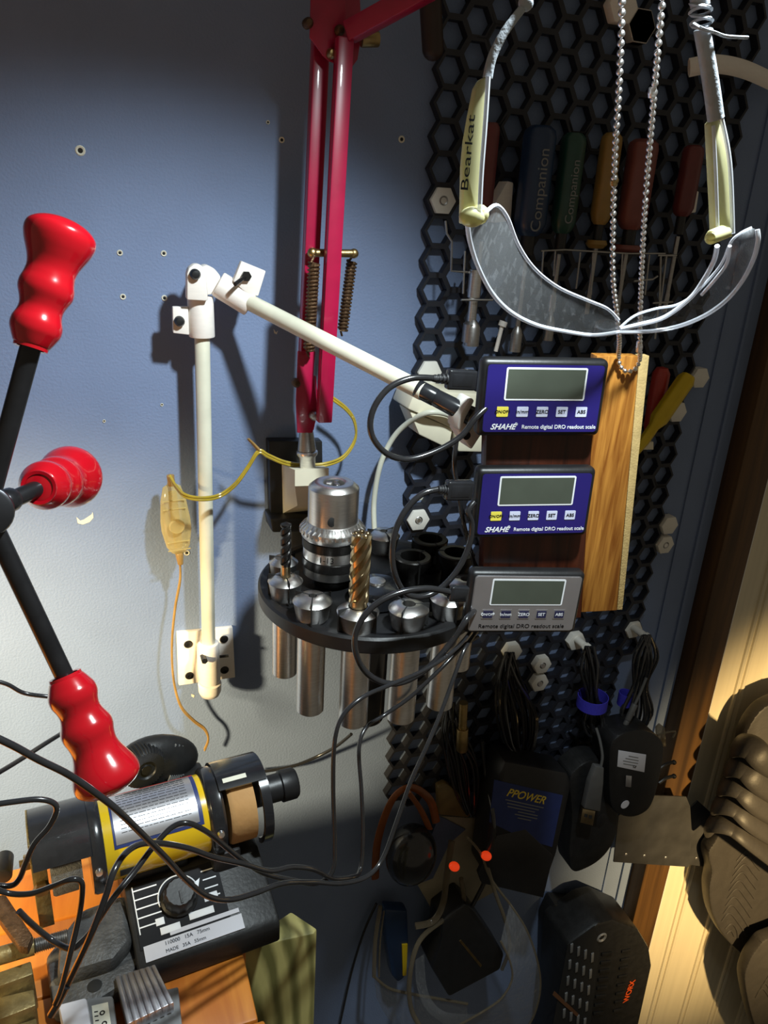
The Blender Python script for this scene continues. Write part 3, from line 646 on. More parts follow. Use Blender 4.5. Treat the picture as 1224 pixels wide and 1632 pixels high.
mb = MB(); mb.tube([W(778, 122, .4820), W(773, 200, .4820), W(767, 280, .4820), W(764, 350, .4820)], .0009, 8); mb.build('temple_edge', M['lens_e'], lt)
text('Bearkat', .0042, frameM(W(746, 245, .4803), W(754, 170, .4803)-W(743, 285, .4803), (0, -1, 0)), M['dark_i'], lt, 'lettering', sx=1.9, ext=.00005)
tm = [(1133, 197), (1148, 182), (1155, 205), (1162, 250), (1167, 300), (1169, 350), (1168, 378), (1141, 378), (1139, 320), (1136, 260)]
mb = MB(); mb.ppoly(tm, .4800, .004, .0006); rt = mb.build('temple', M['temple'], t, 'yellowed clear temple at the right')
mb = MB(); mb.tube([W(1137, 200, .4815), W(1141, 280, .4815), W(1144, 372, .4815)], .0007, 8); mb.tube([W(1149, 185, .4815), W(1163, 260, .4815), W(1168, 372, .4815)], .0009, 8); mb.build('temple_edge', M['lens_e'], rt)
mb = MB(); mb.sph(W(752, 346, .4800), .0036, (1.4, 1, 1)); mb.sph(W(764, 342, .4780), .0036); mb.build('hinge', M['temple'], t)
mb = MB(); mb.cyl(W(1131, 380, .4850), W(1158, 370, .4800), .0026, bev=.0008); mb.cyl(W(1132, 375, .4850), W(1152, 366, .4800), .002, bev=.0008); mb.build('hinge', M['temple'], t)
mb = MB(); mb.tube([W(777, 124, .4800), W(785, 90, .4800), W(805, 50, .4800), W(835, 10, .4800)], lambda u: .0018-.0004*u, 12, flat=.9); mb.build('ear_tip', M['sleeve'], t)
mb = MB(); mb.tube([W(1141, 190, .4800), W(1134, 140, .4800), (W(1126, 90, .4800)), W(1118, 45, .4800)], lambda u: .0032-.0003*u, 12); mb.build('ear_tip', M['sleeve'], t)
# neck cord tied to the ear tips
t = thing('glasses_cord', 'clear cord knotted round the ear tips of the safety glasses at the top', 'cord', W(1118, 45, .4800))
mb = MB()
for i in range(5): mb.lathe([(.0036, -.0007), (.0044, 0), (.0036, .0007)], T(W(1119-i*.8, 45-i*9, .4800)) @ Matrix.Rotation(.25*(-1)**i, 4, 'X'), 14)
mb.tube([W(1106, 38, .4850), W(1118, 45, .4900), W(1140, 52, .4850), W(1158, 58, .4800), W(1192, 60, .4800)], .0006, 6)
mb.tube([W(1116, 10, .4800), W(1114, -20, .4800), W(1112, -50, .4800)], .0035, 10); mb.build('knot', M['sleeve'], t)
mb = MB(); mb.sph(W(838, 5, .4800), .0026); mb.tube([W(834, 12, .4800), W(842, 0, .4800), W(850, -30, .4800)], .0012, 8); mb.build('loop', M['sleeve'], t)

# ------------------------------------------------------------------ inline switch and its cords
t = thing('cord_switch', 'translucent gold inline cord switch hanging on the wall beside the white pipe', 'switch', W(286, 892, .02))
Sa, Sb = W(272, 762, .03), W(287, 892, .03); q = mpp(Sa); L = (Sb-Sa).length; Mx = frameM(Sa, (1, 0, .0), Sb-Sa)
Mx = frameM(Sa, Vector((0, -1, 0)).cross(Sb-Sa), Sb-Sa)
pr = [(0, 0), (5*q, 2*q), (7*q, .07*L), (14*q, .10*L), (20*q, .25*L), (24*q, .5*L), (24*q, .62*L), (19*q, .82*L), (12*q, .9*L), (7*q, .92*L), (5*q, L), (0, L)]
mb = MB(); mb.lathe(pr, Mx @ Matrix.Diagonal((1, .5, 1, 1)), 28); mb.build('shell', M['ambersw'], t)
mb = MB(); mb.lathe([(0, 0), (11*q, 0), (13*q, .002), (11*q, .004), (0, .0035)], frameM(Sa.lerp(Sb, .54)+Vector((0, -12*q, 0)), (1, 0, 0), (0, -1, 0)), 24); mb.build('wheel', M['ambersw'], t)
mb = MB()
for f in (.24, .34, .74, .84): mb.box((0, 11*q, L*f), (36*q, .0012, .0008), Mx)
mb.box((0, 0, L*.5), (14*q, 5*q, L*.7), Mx, .001); mb.build('inner_ribs', M['ambersw'], t)
mb = MB(); mb.cyl(Sa.lerp(Sb, -.04), Sa.lerp(Sb, .09), 6*q, bev=.001); mb.build('cord_grip', M['cordb'], t)
mb = MB(); mb.cyl(Sa.lerp(Sb, .91), Sa.lerp(Sb, 1.06), 7*q, 5*q, bev=.001); mb.build('cord_grip', M['cordb'], t)
t = thing('twin_cable', 'gold two core lamp cord running from the inline switch to the red lamp arm', 'cord', W(404, 712, .05))
def twin(P_, r, m_, nm, parent):
    mb = MB(); mb.tube([p+Vector((0, 0, r)) for p in P_], r, 8); mb.tube([p-Vector((0, 0, r)) for p in P_], r, 8); mb.build(nm, m_, parent)
twin([W(271, 760, .035), W(280, 775, .045), (W(295, 790, .062)), W(322, 795, .068), W(350, 790, .06), W(375, 772, .06), W(395, 745, .06), W(412, 720, .06), W(428, 727, .06), W(455, 738, .055), W(488, 742, .05), W(520, 740, .05), W(548, 728, .045), W(566, 700, .04), W(565, 672, .04), W(552, 652, .04), W(530, 635, .04)], .0013, M['cordg'], 'cord', t)
mb = MB(); mb.tube([W(412, 717, .06), W(404, 708, .06), W(395, 699, .06)], lambda u: .0026-.001*u, 8, flat=.6); mb.build('tie', M['cordb'], t)
twin([W(287, 897, .03), W(287, 925, .03), (W(279, 970, .03)), W(274, 1030, .03), W(277, 1085, .025), W(288, 1125, .025), W(308, 1148, .022), W(326, 1162, .02), W(332, 1178, .02), W(326, 1195, .02)], .0012, M['cordb'], 'lower_cord', t)
mb = MB(); mb.tube([W(597, 850, .04), W(596, 800, .03), W(605, 745, .03), W(622, 705, .03), W(645, 678, .04), W(680, 658, .062), W(712, 660, .064), W(724, 672, .06)], .0029, 12)
solo(mb, 'white_cable', M['cordw'], 'white cable arching from behind the collet stand to the ivory bracket', 'cable')
# ------------------------------------------------------------------ collet stand
TC = W(592, 925, .16); ZT = TC.z; TR = .103
t = thing('collet_stand', 'round black stand on the wall holding steel collets, below the lamp socket', 'stand', T(TC))
mb = MB(); Mx = T(TC)
mb.lathe([(0, -.015), (TR-.002, -.015), (TR, -.013), (TR, -.002), (TR-.002, 0), (TR-.008, .0005), (TR-.009, -.002), (0, -.002)], Mx, 96); mb.build('tray', M['black'], t)
mb = MB(); mb.cyl(TC+Vector((0, 0, -.002)), TC+Vector((0, 0, -.150)), .0195, n=36, bev=.002); mb.build('post', M['blackg'], t)
mb = MB(); a = TC+Vector((0, .02, -.06)); mb.box((TC.x-.0, (TC.y)/2-.005, TC.z-.03), (.03, -TC.y-.01, .03), bev=.003); mb.box((TC.x, -.006, TC.z-.03), (.075, .011, .09), bev=.003); mb.build('wall_arm', M['black'], t)
p = H(600, 938, ZT+.010)
mb = MB(); mb.lathe([(0, -.01), (.024, -.01), (.024, .0), (.021, .004), (.010, .006), (0, .006)], T(p), 36); mb.build('hub', M['blackg'], t)
mb = MB(); mb.lathe([(0, .009), (.0075, .008), (.008, .005), (0, .005)], T(p), 24); mb.build('hub_cap', M['steel'], t)

def slot(mb, Mx, ang, r0, r1, z0, z1, w=.0011):
    mb.box(((r0+r1)/2, 0, (z0+z1)/2), (r1-r0, w, z1-z0), Mx @ Matrix.Rotation(ang, 4, 'Z'))
def collet(px, py, label, bore=.005, head=.020, sl=.092, k=1.0, rot=.5, first=None):
    p = H(px, py, ZT+head); v_ = Vector((p.x-TC.x, p.y-TC.y, 0))
    if v_.length > .087: v_ = v_.normalized()*.087
    p = TC+v_; Mx = T(Vector((p.x, p.y, ZT))) @ Matrix.Rotation(rot, 4, 'Z')
    t = thing('collet', label, 'collet', Mx, 'steel collets on the round stand')
    r = .0165*k; s = .0118*k
    mb = MB(); mb.lathe([(bore*.8, -sl+.002), (s-.001, -sl), (s, -sl+.001), (s, -.002), (s, -.001), (s+.0014, .0), (r-.0006, head-.0052), (r, head-.0046), (r-.0006, head-.004), (r*.60, head), (bore, head), (bore, head-.02), (bore*.8, -sl+.002)], Mx, 40)
    mb.build('body', M['steel'], t)
    mb = MB()
    for j in range(3): slot(mb, Mx, j*2*PI/3, bore*.9, r+.0003, .0005, head+.00015); 
    slot(mb, Mx, 0, s-.002, s+.0003, -.055, -.01, .002)
    mb.build('slot', M['hole'], t)
    return t, Mx
cB = collet(455, 918, 'left front collet holding the dark twist drill', .0045, .020, .078, .92)
cC = collet(497, 950, 'empty steel collet with conical head, left of the end mill', .0035, rot=.2)
cD = collet(569, 972, 'steel collet holding the big gold end mill at the front', .008, k=1.05, rot=1.2)
cE = collet(652, 962, 'steel collet with an open bore, right of the end mill', .0055, rot=1.9, k=1.02)
cF = collet(727, 950, 'steel collet half hidden behind the plug of the grey readout', .006, k=1.0)
cA = collet(452, 888, 'small steel collet at the far left behind the twist drill', .003, k=.8, sl=.06)
cH = collet(612, 846, 'steel collet at the back of the stand, in front of the white cable', .004, k=1.0, sl=.07)
cI = collet(520, 905, 'steel collet hidden in shade beneath the drill chuck', .004, k=.9, head=.012, sl=.08) if False else None
for (x, y, l) in [(556, 880, 'steel collet in shade behind the chuck, its shank seen between two front shanks'), (755, 925, 'steel collet behind the grey readout at the right edge of the stand')]: collet(x, y, l, .005, k=.95, sl=.07)
def cup(px, py, h, l):
    p = H(px, py, ZT+h); Mx = T(Vector((p.x, p.y, ZT)))
    t = thing('collet', l, 'collet', Mx, 'black open collets at the back of the stand')
    mb = MB(); mb.lathe([(.0115, -.05), (.0125, -.05), (.0125, h-.014), (.0165, h-.008), (.017, h-.001), (.016, h), (.0115, h), (.011, h-.004), (.011, -.05)], Mx, 36); mb.build('body', M['oxide'], t)
    mb = MB()
    for j in range(3): slot(mb, Mx, .5+j*2*PI/3, .0108, .0174, h-.02, h+.0002, .0016)
    mb.build('slot', M['hole'], t)
cup(686, 858, .03, 'black open collet at the very back right of the stand')
cup(658, 886, .03, 'black open collet ringed by the loop of cable')
cup(728, 880, .03, 'black open collet under the middle blue readout plug')
# tools held by collets
def twist(Mx, L, r, n, turns, depth, k=60):
    t = bmesh.new(); m = 36; rings = []
    for i in range(k+1):
        z = L*i/k; an = turns*2*PI*i/k; ring = []
        for j in range(m):
            a = 2*PI*j/m; rr = r*(1-depth*max(0, math.cos(n*a))**1.5); ring.append(t.verts.new((rr*math.cos(a+an), rr*math.sin(a+an), z)))
        rings.append(ring)
    for A, B in zip(rings, rings[1:]):
        for j in range(m): t.faces.new((A[j], A[(j+1) % m], B[(j+1) % m], B[j]))
    t.faces.new(rings[0][::-1]); t.faces.new(rings[-1]); return MB()._add(t, Mx)
b0 = cB[1].translation+Vector((0, 0, .016)); top = H(455, 833, 0) if False else None
def upto(base, px, py):         # point above base seen at row py
    best = None
    for i in range(400):
        p = base+Vector((0, 0, i*.0005)); v = R3.transposed() @ (p-CAM); y = 816-F*v.y/-v.z
        if y <= py: return p
    return p
tp = upto(b0, 455, 832); L = (tp-b0).z
t = thing('twist_drill', 'dark twist drill standing point up in the left front collet', 'drill bit', T(b0))
mb = MB(); mb.cyl(b0, b0+Vector((0, 0, L*.28)), .0042, n=18); mb.build('shank', M['gold'], t)
twist(T(b0+Vector((0, 0, L*.26))), L*.70, .0046, 2, 2.2, .35).build('flutes', M['oxide'], t)
mb = MB(); mb.lathe([(.0044, 0), (0, L*.05)], T(b0+Vector((0, 0, L*.955))), 16); mb.build('point', M['oxide'], t)
b0 = cD[1].translation+Vector((0, 0, .020)); tp = upto(b0, 575, 850); L = (tp-b0).z
t = thing('end_mill', 'large gold coloured fluted end mill standing in the front collet', 'milling cutter', T(b0))
mb = MB(); mb.cyl(b0, b0+Vector((0, 0, .006)), .0072, n=24); mb.build('shank', M['gold'], t)
twist(T(b0+Vector((0, 0, .005))), L-.006, .0082, 5, .85, .42, 70).build('flutes', M['gold'], t)
mb = MB()
for j in range(5):
    a = 2*PI*j/5; mb.sph((.0048*math.cos(a), .0048*math.sin(a), 0), .0026, (1, 1, .8), T(b0+Vector((0, 0, L-.001))), 8)
mb.build('end_teeth', M['gold'], t)
# chuck
cpz = H(528, 905, ZT+.012); base = Vector((cpz.x, cpz.y, ZT-.002))
t = thing('drill_chuck', 'steel drill chuck with toothed ring standing on the collet stand', 'drill chuck', T(base))
zb_ = upto(base, 0, 912).z-base.z; zr = upto(base, 0, 838).z-base.z; zt_ = upto(base, 0, 768).z-base.z
q = mpp(upto(base, 0, 830)); Mx = T(base)
mb = MB(); mb.lathe([(0, 0), (.016, 0), (.016, .004), (.010, .008), (.010, zb_*.6), (.017, zb_+.002), (0, zb_+.002)], Mx, 36); mb.build('arbor', M['oxide'], t)
r1 = 50*q; h = zr-zb_
mb = MB(); mb.lathe([(0, zb_), (r1*.80, zb_), (r1*.92, zb_+.0015), (r1*.93, zb_+h*.2), (r1*.88, zb_+h*.2), (r1*.88, zb_+h*.4), (r1*.93, zb_+h*.4), (r1*.93, zb_+h*.60), (r1*.88, zb_+h*.60), (r1*.88, zb_+h*.80), (r1*.95, zb_+h*.8), (r1, zb_+h*.84), (r1*1.02, zr), (r1*.80, zr+.004), (0, zr+.004)], Mx, 56); sl_ = mb.build('sleeve', M['steel'], t)
mb = MB(); kn = lambda a, z, r: r*(1+.006*math.cos(80*a))
mb.lathe([(r1*.87, zb_+h*.2), (r1*.955, zb_+h*.215), (r1*.955, zb_+h*.385), (r1*.87, zb_+h*.4)], Mx, 160, kn); mb.lathe([(r1*.87, zb_+h*.6), (r1*.955, zb_+h*.615), (r1*.955, zb_+h*.785), (r1*.87, zb_+h*.8)], Mx, 160, kn); mb.build('knurled_band', M['oxide'], sl_)
text('1-13', h*.17, Mx @ Matrix.Rotation(math.radians(-118), 4, 'Z') @ T(Vector((r1*.932, 0, zb_+h*.5))) @ Matrix(((0, 0, 1, 0), (1, 0, 0, 0), (0, 1, 0, 0), (0, 0, 0, 1))), M['oxide'], sl_, 'engraving')
mb = MB(); sq = lambda a, z, r: r*(1-.075*(1 if (a*30/(2*PI)) % 1 < .45 else 0)) if z < zr+.0045 else r
mb.lathe([(0, zr+.0055), (r1*.80, zr+.0055), (r1*.84, zr+.0052), (r1*1.0, zr+.0012), (r1*1.06, zr-.0012), (r1*1.06, zr-.0036), (r1*1.0, zr-.0045), (0, zr-.0045)], Mx, 300, sq)
mb.build('gear_teeth', M['steel'], t)
r2 = 40*q
mb = MB(); mb.lathe([(r2*.36, zt_-.02), (r2*.42, zt_-.001), (r2*.48, zt_), (r2*.74, zt_), (r2*.80, zt_-.0006), (r2*.985, zt_-.0042), (r2, zt_-.0052), (r2, zr+.002), (0, zr+.002)], Mx, 56); mb.build('nose', M['steel'], t)
mb = MB()
for j in range(3): mb.box((r2*.2, 0, zt_-.004), (r2*.25, .004, .008), Mx @ Matrix.Rotation(.8+j*2*PI/3, 4, 'Z'), .0008)
mb.build('jaw', M['steeld'], t)
kd = (CAM-base); kd.z = 0; kd.normalize(); kc = base+Vector((0, 0, zr+(zt_-zr)*.30))+kd*(r2+.0001)
mb = MB(); mb.lathe([(0, .0002), (r2*.17, .0002), (r2*.21, -.0004)], frameM(kc, (1, 0, 0), kd), 20); mb.build('key_hole', M['hole'], t)

# ------------------------------------------------------------------ loose black cords that gather behind the readouts
def cordt(path, r, label, m='cordk', name='cord', group=None):
    pts = [W(*p) for p in path]; q = mpp(pts[len(pts)//2]); mb = MB(); mb.tube(pts, r*q, 12)
    return solo(mb, name, M[m], label, 'cord', group)
cordt([(762, 985, .25), (744, 1015, .27), (712, 1046, .29), (668, 1072, .30), (618, 1093, .31), (575, 1113, .32), (545, 1143, .325), (533, 1185, .33), (531, 1260, .335), (533, 1340, .34), (530, 1388, .345), (505, 1408, .35), (462, 1402, .36), (420, 1392, .37), (388, 1372, .385), (360, 1350, .39), (330, 1326, .395), (300, 1312, .395), (275, 1318, .395), (248, 1345, .40), (215, 1388, .41), (180, 1432, .42), (150, 1478, .42), (131, 1500, .42), (112, 1512, .42), (80, 1496, .41), (48, 1470, .41), (30, 1452, .41)], 4.2, 'black cord arching over the yellow motor, then curving under to the left edge')
cordt([(765, 1000, .25), (742, 1032, .27), (725, 1075, .28), (705, 1130, .29), (682, 1185, .30), (655, 1245, .31), (632, 1310, .32), (610, 1368, .33), (585, 1397, .34), (545, 1408, .35), (500, 1406, .36), (450, 1408, .38), (405, 1424, .39), (365, 1434, .40), (330, 1428, .41), (296, 1402, .415), (262, 1365, .42), (225, 1328, .425), (188, 1292, .43), (158, 1268, .43), (110, 1235, .43), (60, 1210, .43), (20, 1188, .43), (-40, 1160, .43)], 4.4, 'long black cord sweeping below the stand and across the yellow motor to the red grip')
cordt([(762, 1015, .24), (738, 1030, .25), (700, 1068, .26), (655, 1110, .26), (612, 1140, .26), (583, 1160, .27), (572, 1195, .28), (576, 1260, .29), (578, 1330, .30), (574, 1386, .31), (560, 1398, .33), (530, 1400, .345), (500, 1386, .36), (465, 1382, .37), (430, 1388, .38), (385, 1376, .39), (340, 1366, .395), (300, 1352, .40), (255, 1344, .405), (222, 1346, .41), (198, 1362, .42), (180, 1392, .43), (168, 1430, .435), (145, 1490, .44), (118, 1548, .44), (100, 1585, .44)], 4.0, 'black cord dropping behind the front collets, then along the motor to the lower left')
t = thing('cord_tip', 'black taped end of two cords pointing down over the grey plastic sockets', 'cord end', W(82, 1615, .44))
mb = MB(); mb.tube([W(106, 1572, .441), W(94, 1596, .441), W(81, 1618, .441)], 6*mpp(W(90, 1600, .44)), 12); mb.build('sleeve', M['cordk'], t)
cordt([(-20, 1284, .42), (20, 1278, .42), (60, 1274, .42), (84, 1279, .42), (90, 1292, .42), (78, 1318, .42), (55, 1345, .42), (40, 1378, .42), (30, 1402, .42), (15, 1412, .42), (-20, 1410, .42)], 4.6, 'black cord looping in from the left edge beside the grinder guard')
cordt([(-20, 1412, .425), (15, 1424, .425), (50, 1424, .43), (85, 1412, .435), (112, 1402, .44), (128, 1404, .44), (131, 1420, .44), (126, 1460, .44), (112, 1520, .445), (98, 1575, .447), (88, 1600, .447)], 4.6, 'black cord crossing the grey grinding stone and dropping to the taped end')
cordt([(-30, 1080, .30), (10, 1090, .30), (40, 1105, .30), (90, 1112, .30), (120, 1120, .28)], 3.4, 'short black cord at the left edge above the lower red grip')
cordt([(-20, 1242, .20), (30, 1212, .18), (80, 1180, .16), (130, 1150, .12)], 3.8, 'black cord rising to the right behind the lower red grip')
cordt([(395, 1232, .02), (430, 1228, .02), (470, 1220, .02), (505, 1206, .02), (535, 1190, .03), (560, 1170, .05)], 2.6, 'thin black cord along the wall under the collet stand')
cordt([(600, 1440, .01), (580, 1485, .01), (560, 1550, .01), (540, 1640, .01)], 2, 'thin black cord hanging along the dark wall at the bottom centre')
# ------------------------------------------------------------------ drill press handle with red grips
hub = W(-22, 815, .355)
t = thing('drill_press_handle', 'three spoke drill press handle with glossy red grips at the left edge', 'handle', T(hub))
mb = MB(); ax = (CAM-hub).normalized(); mb.cyl(hub-ax*.012, hub+ax*.014, .0125, bev=.002, n=28); mb.build('hub', M['rod'], t)
GP = [(0, .10), (.01, .125), (.03, .14), (.08, .165), (.13, .185), (.19, .185), (.25, .165), (.30, .158), (.35, .17), (.42, .198), (.48, .20), (.54, .185), (.60, .178), (.66, .19), (.72, .215), (.79, .245), (.86, .262), (.92, .25), (.97, .19), (1.0, .10), (1.005, 0)]
def gprof(L, k):
    z = [g[0] for g in GP]; out = []
    P3 = spline([(r, 0, zz) for zz, r in GP], 4); return [(max(p.x, 0)*L*k if i < len(P3)-1 else 0, p.z*L) for i, p in enumerate(P3)]
def grip(rod0, g0, g1, rr, k=1.0, rodr=.0048):
    g0 = Vector(g0); g1 = Vector(g1); L = (g1-g0).length; Mx = axisM(g0, g1)
    mb = MB(); pr = [(0, 0)]+gprof(L, k)
    mb.lathe(pr, Mx, 36); g = mb.build('grip', M['grip'], t)
    mb = MB(); mb.lathe([(.10*L*k, -.0005), (.125*L*k, -.0008), (.13*L*k, .002), (.10*L*k, .002)], Mx, 30); mb.build('grip_collar', M['grip'], g)
    mb = MB(); mb.cyl(rod0, g0.lerp(g1, .08), rodr, n=20); mb.build('spoke', M['rod'], t)
grip(hub, W(49, 553, .352), W(103, 352, .335), 0)
grip(hub, W(104, 1078, .372), W(180, 1262, .40), 0)
grip(hub, W(62, 777, .33), W(118, 758, .262), 0, 1.0, .0046)
mb = MB(); a = W(3, 802, .352); mb.cyl(a, a.lerp(W(20, 795, .345), 1), .0062, n=20, bev=.001); mb.build('lock_nut', M['rod'], t)

# ------------------------------------------------------------------ workbench
ZB = .935
pr_ = H(386, 1512, ZB); pl_ = H(30, 1382, ZB)
t = thing('workbench', 'orange pine workbench top at the lower left under the grinder', 'workbench', (-.3, -.4, 0))
mb = MB(); 
nb = 5; y0 = pl_.y; bw = .062
for i in range(nb):
    mb.box((( -.75+pr_.x+.004*(i%2))/2, y0-bw*(i+.5), ZB-.02), (.75+pr_.x+.004*(i%2), bw-.0012, .04), bev=.002)
mb.build('top', M['bench'], t)
for (x, y) in [(-.7, y0-.03), (.03, y0-.03), (-.7, y0-.27), (.03, y0-.27)]:
    mb = MB(); mb.box((x, y, (ZB-.04-.25)/2), (.05, .05, ZB-.041+.25), bev=.002); mb.build('leg', M['lumber'], t)
mb = MB(); Pz = .905; po = [H(*p, Pz) for p in [(388, 1513), (440, 1468), (464, 1452), (506, 1480), (500, 1488)]]
mb.prism([(p.x, p.y) for p in po], T(Vector((0, 0, 0))), Pz+.25, -.25, .002)
solo(mb, 'lumber_post', M['lumber'], 'greenish treated pine post with curved grain beside the bench at the bottom', 'post')

# ------------------------------------------------------------------ mini bench grinder
P1 = Zc(163, 1340, .56); P2 = H(322, 1295, P1.z); gx = (P2-P1).normalized(); gy = Vector((0, 0, 1)).cross(gx)
ZB2 = P1.z-.0745
G = Matrix((gx, gy, (0, 0, 1))).transposed().to_4x4(); G.translation = Vector((P1.x, P1.y, ZB))
hz = P1.z-ZB; ML = (P2-P1).length; RM = .0288
AX = G @ T(Vector((0, 0, hz))) @ Matrix(((0, 0, 1, 0), (0, -1, 0, 0), (1, 0, 0, 0), (0, 0, 0, 1)))   # local z runs along the motor axis
# in this frame local x is up and local y is towards the camera (negative)
def arcp(mb, r, a0, a1, z0, z1, th=.0004, n=24, Mx=None):   # curved plate, angle from straight-front upwards
    t_ = bmesh.new(); o = []; 
    for i in range(n+1):
        a = math.radians(a0+(a1-a0)*i/n); o.append((math.sin(a), math.cos(a)))
    q = [[t_.verts.new((s*rr, c*rr, z)) for (s, c) in o] for rr, z in ((r, z0), (r, z1), (r+th, z1), (r+th, z0))]
    for k in range(4):
        for i in range(n): t_.faces.new((q[k][i], q[k][i+1], q[(k+1) % 4][i+1], q[(k+1) % 4][i]))
    for i in (0, n): t_.faces.new([q[k][i] for k in range(4)])
    bmesh.ops.recalc_face_normals(t_, faces=t_.faces); mb._add(t_, AX)
t = thing('bench_grinder', 'mini bench grinder with yellow motor body, black guards and speed dial', 'bench grinder', G)
mb = MB(); mb.lathe([(0, -.002), (RM-.001, -.002), (RM, -.001), (RM, ML), (RM-.001, ML+.001), (0, ML+.001)], AX, 64); mo = mb.build('motor_body', M['yellow'], t)
mb = MB(); arcp(mb, RM, 27, 122, .006, ML-.004); mb.build('label_border', M['navy'], mo)
mb = MB(); arcp(mb, RM+.0005, 32, 116, .0075, ML-.007, .0003); mb.build('foil_label', M['foil'], mo)
mb = MB(); arcp(mb, RM+.0004, 117, 119, .006, ML-.004, .0004); mb.build('label_stripe', M['red_h'], mo)
mb = MB()
for k_ in range(13):
    a = 108-k_*5.2; x0 = .012; r_g = random.Random(k_)
    while x0 < ML-.013:
        w_ = r_g.uniform(.002, .006); arcp(mb, RM+.0008, a, a+.9 if k_ else a+2, x0, min(x0+w_, ML-.012), .00012, 2); x0 += w_+.0008
mb.build('small_print', M['dgrey'], mo)
mb = MB(); arcp(mb, RM, -22, -8, .008, .018, .0005, 8); mb.build('motor_plug', M['black'], mo)
# left end: flange, guard shell, stone, side plate, nut
mb = MB(); mb.lathe([(0, -.010), (.0335, -.010), (.0345, -.008), (.0345, -.003), (.033, -.0005), (RM, 0)], AX, 56)
arcp(mb, .0325, 30, 190, -.046, -.009, .0022); mb.build('left_guard', M['blackg'], t)
mb = MB(); mb.lathe([(0, -.036), (.0265, -.036), (.0275, -.0345), (.0275, -.016), (0, -.016)], AX, 48); mb.build('grinding_stone', M['stone'], t)
mb = MB(); mb.prism([(-.030, -.036), (.012, -.034), (.030, -.018), (.0335, .0), (.030, .018), (-.030, .02)], AX, .0015, -.0475, .0004); mb.box((-.013, .021, -.0425), (.058, .0015, .0095), AX, .0004); mb.build('side_plate', M['olive'], t)
mb = MB(); mb.lathe([(0, 0), (.0055, 0), (.0055, .004), (0, .004)], AX @ T(Vector((0, 0, -.052))), 6); mb.lathe([(0, 0), (.0025, 0), (.0025, .008), (0, .008)], AX @ T(Vector((0, 0, -.055))), 12); mb.lathe([(0, 0), (.0055, 0), (.0055, .004), (0, .004)], AX @ frameM(Vector((-.004, .022, -.0425)), (0, 0, 1), (0, 1, 0)), 6); mb.build('nut', M['brass'], t)
mb = MB(); mb.box((-.010, .030, -.028), (.045, .0015, .03), AX, .0004); mb.build('tool_rest', M['steeld'], t) if False else None
for (a, z) in [(10, -.006), (12, ML+.006)]:
    mb = MB(); pa = Vector((math.sin(math.radians(a))*.034, math.cos(math.radians(a))*.034, z)); mb.lathe([(0, .0035), (.0022, .003), (.0026, 0)], AX @ frameM(pa, (0, 0, 1), (pa.x, pa.y, 0)), 12); mb.build('screw', M['chrome'], t)
# right end
mb = MB(); mb.lathe([(RM, ML), (.0315, ML+.001), (.033, ML+.003), (.033, ML+.010), (.031, ML+.012), (0, ML+.012)], AX, 56)
arcp(mb, .0325, 62, 185, ML+.010, ML+.046, .0025); arcp(mb, .0300, -60, 200, ML+.040, ML+.047, .004); mb.build('right_guard', M['blackg'], t)
mb = MB(); mb.lathe([(0, ML+.016), (.0275, ML+.016), (.0288, ML+.018), (.0288, ML+.036), (0, ML+.037)], AX, 48); mb.build('buffing_wheel', M['tanw'], t)
mb = MB(); mb.lathe([(0, ML+.036), (.011, ML+.036), (.011, ML+.062), (.0125, ML+.063), (.0125, ML+.074), (.011, ML+.076), (0, ML+.076)], AX @ T(Vector((.004, 0, 0))), 28); mb.build('shaft_socket', M['black'], t)
mb = MB(); arcp(mb, .0352, 70, 76, ML+.014, ML+.032, .0004); mb.build('guard_label', M['paper_c'], t)
# base
pfy = [(-.072, 0), (-.072, .017), (-.068, .021), (-.016, .043), (.028, .043), (.034, .03), (.034, 0)]
MX = G @ Matrix(((0, 0, 1, 0), (1, 0, 0, 0), (0, 1, 0, 0), (0, 0, 0, 1)))
bx0, bx1 = .010, .112
mb = MB(); mb.prism(pfy, MX, bx1-bx0, bx0, .0025); ba = mb.build('base', M['dgrey'], t)
mb = MB(); mb.box((ML*.5, 0, .044), (ML*.6, .03, .012), G, .003); mb.box((ML+.012, -.012, .04), (.022, .03, .03), G, .003); mb.build('pedestal', M['black'], t)
sl0 = Vector((0, -.068, .021)); sl1 = Vector((0, -.016, .043)); sd = (sl1-sl0); SL = sd.length
gs = G.to_3x3() @ sd.normalized(); so = G @ Vector((bx0, -.068, .021)); gn = gx.cross(gs)
SP = Matrix((gx, gs, gn)).transposed().to_4x4(); SP.translation = so
mb = MB(); mb.box((.036, SL*.56, .0004), (.064, SL*.80, .0006), SP); dp = mb.build('dial_plate', M['dark_i'], ba)
mb = MB()
for i in range(5): mb.box((.014, SL*(.42+.115*i), .0009), (.017, .0009, .0003), SP)
for i in range(4): mb.box((.060, SL*(.52+.115*i), .0009), (.010, .0009, .0003), SP)
mb.box((.0055, SL*.64, .0009), (.0007, SL*.6, .0003), SP)
ring = [(.036+.0145*math.cos(math.radians(a)), SL*.66+.0145*math.sin(math.radians(a))) for a in range(20, 200, 8)]
mb.tube([SP @ Vector((x, y, .0010)) for x, y in ring], .0005, 6, sm=False)
mb.prism([(.0488, SL*.66+.0055), (.0532, SL*.66+.0075), (.0500, SL*.66-.001)], SP, .0004, .0007)
mb.build('dial_markings', M['white_i'], dp)
for (x, y, w_, h_, s_, m_) in [(.058, .52, .010, .0055, 'HIGH', 'dark_i'), (.049, .36, .018, .005, 'SPEED', 'dark_i'), (.026, .30, .014, .005, 'POWER', 'dark_i'), (.020, .42, .006, .005, 'OFF', 'dark_i')]:
    mb = MB(); mb.box((x, SL*y, .0009), (w_, h_, .0004), SP, .0001); tg = mb.build('dial_tag', M['white_i'], dp)
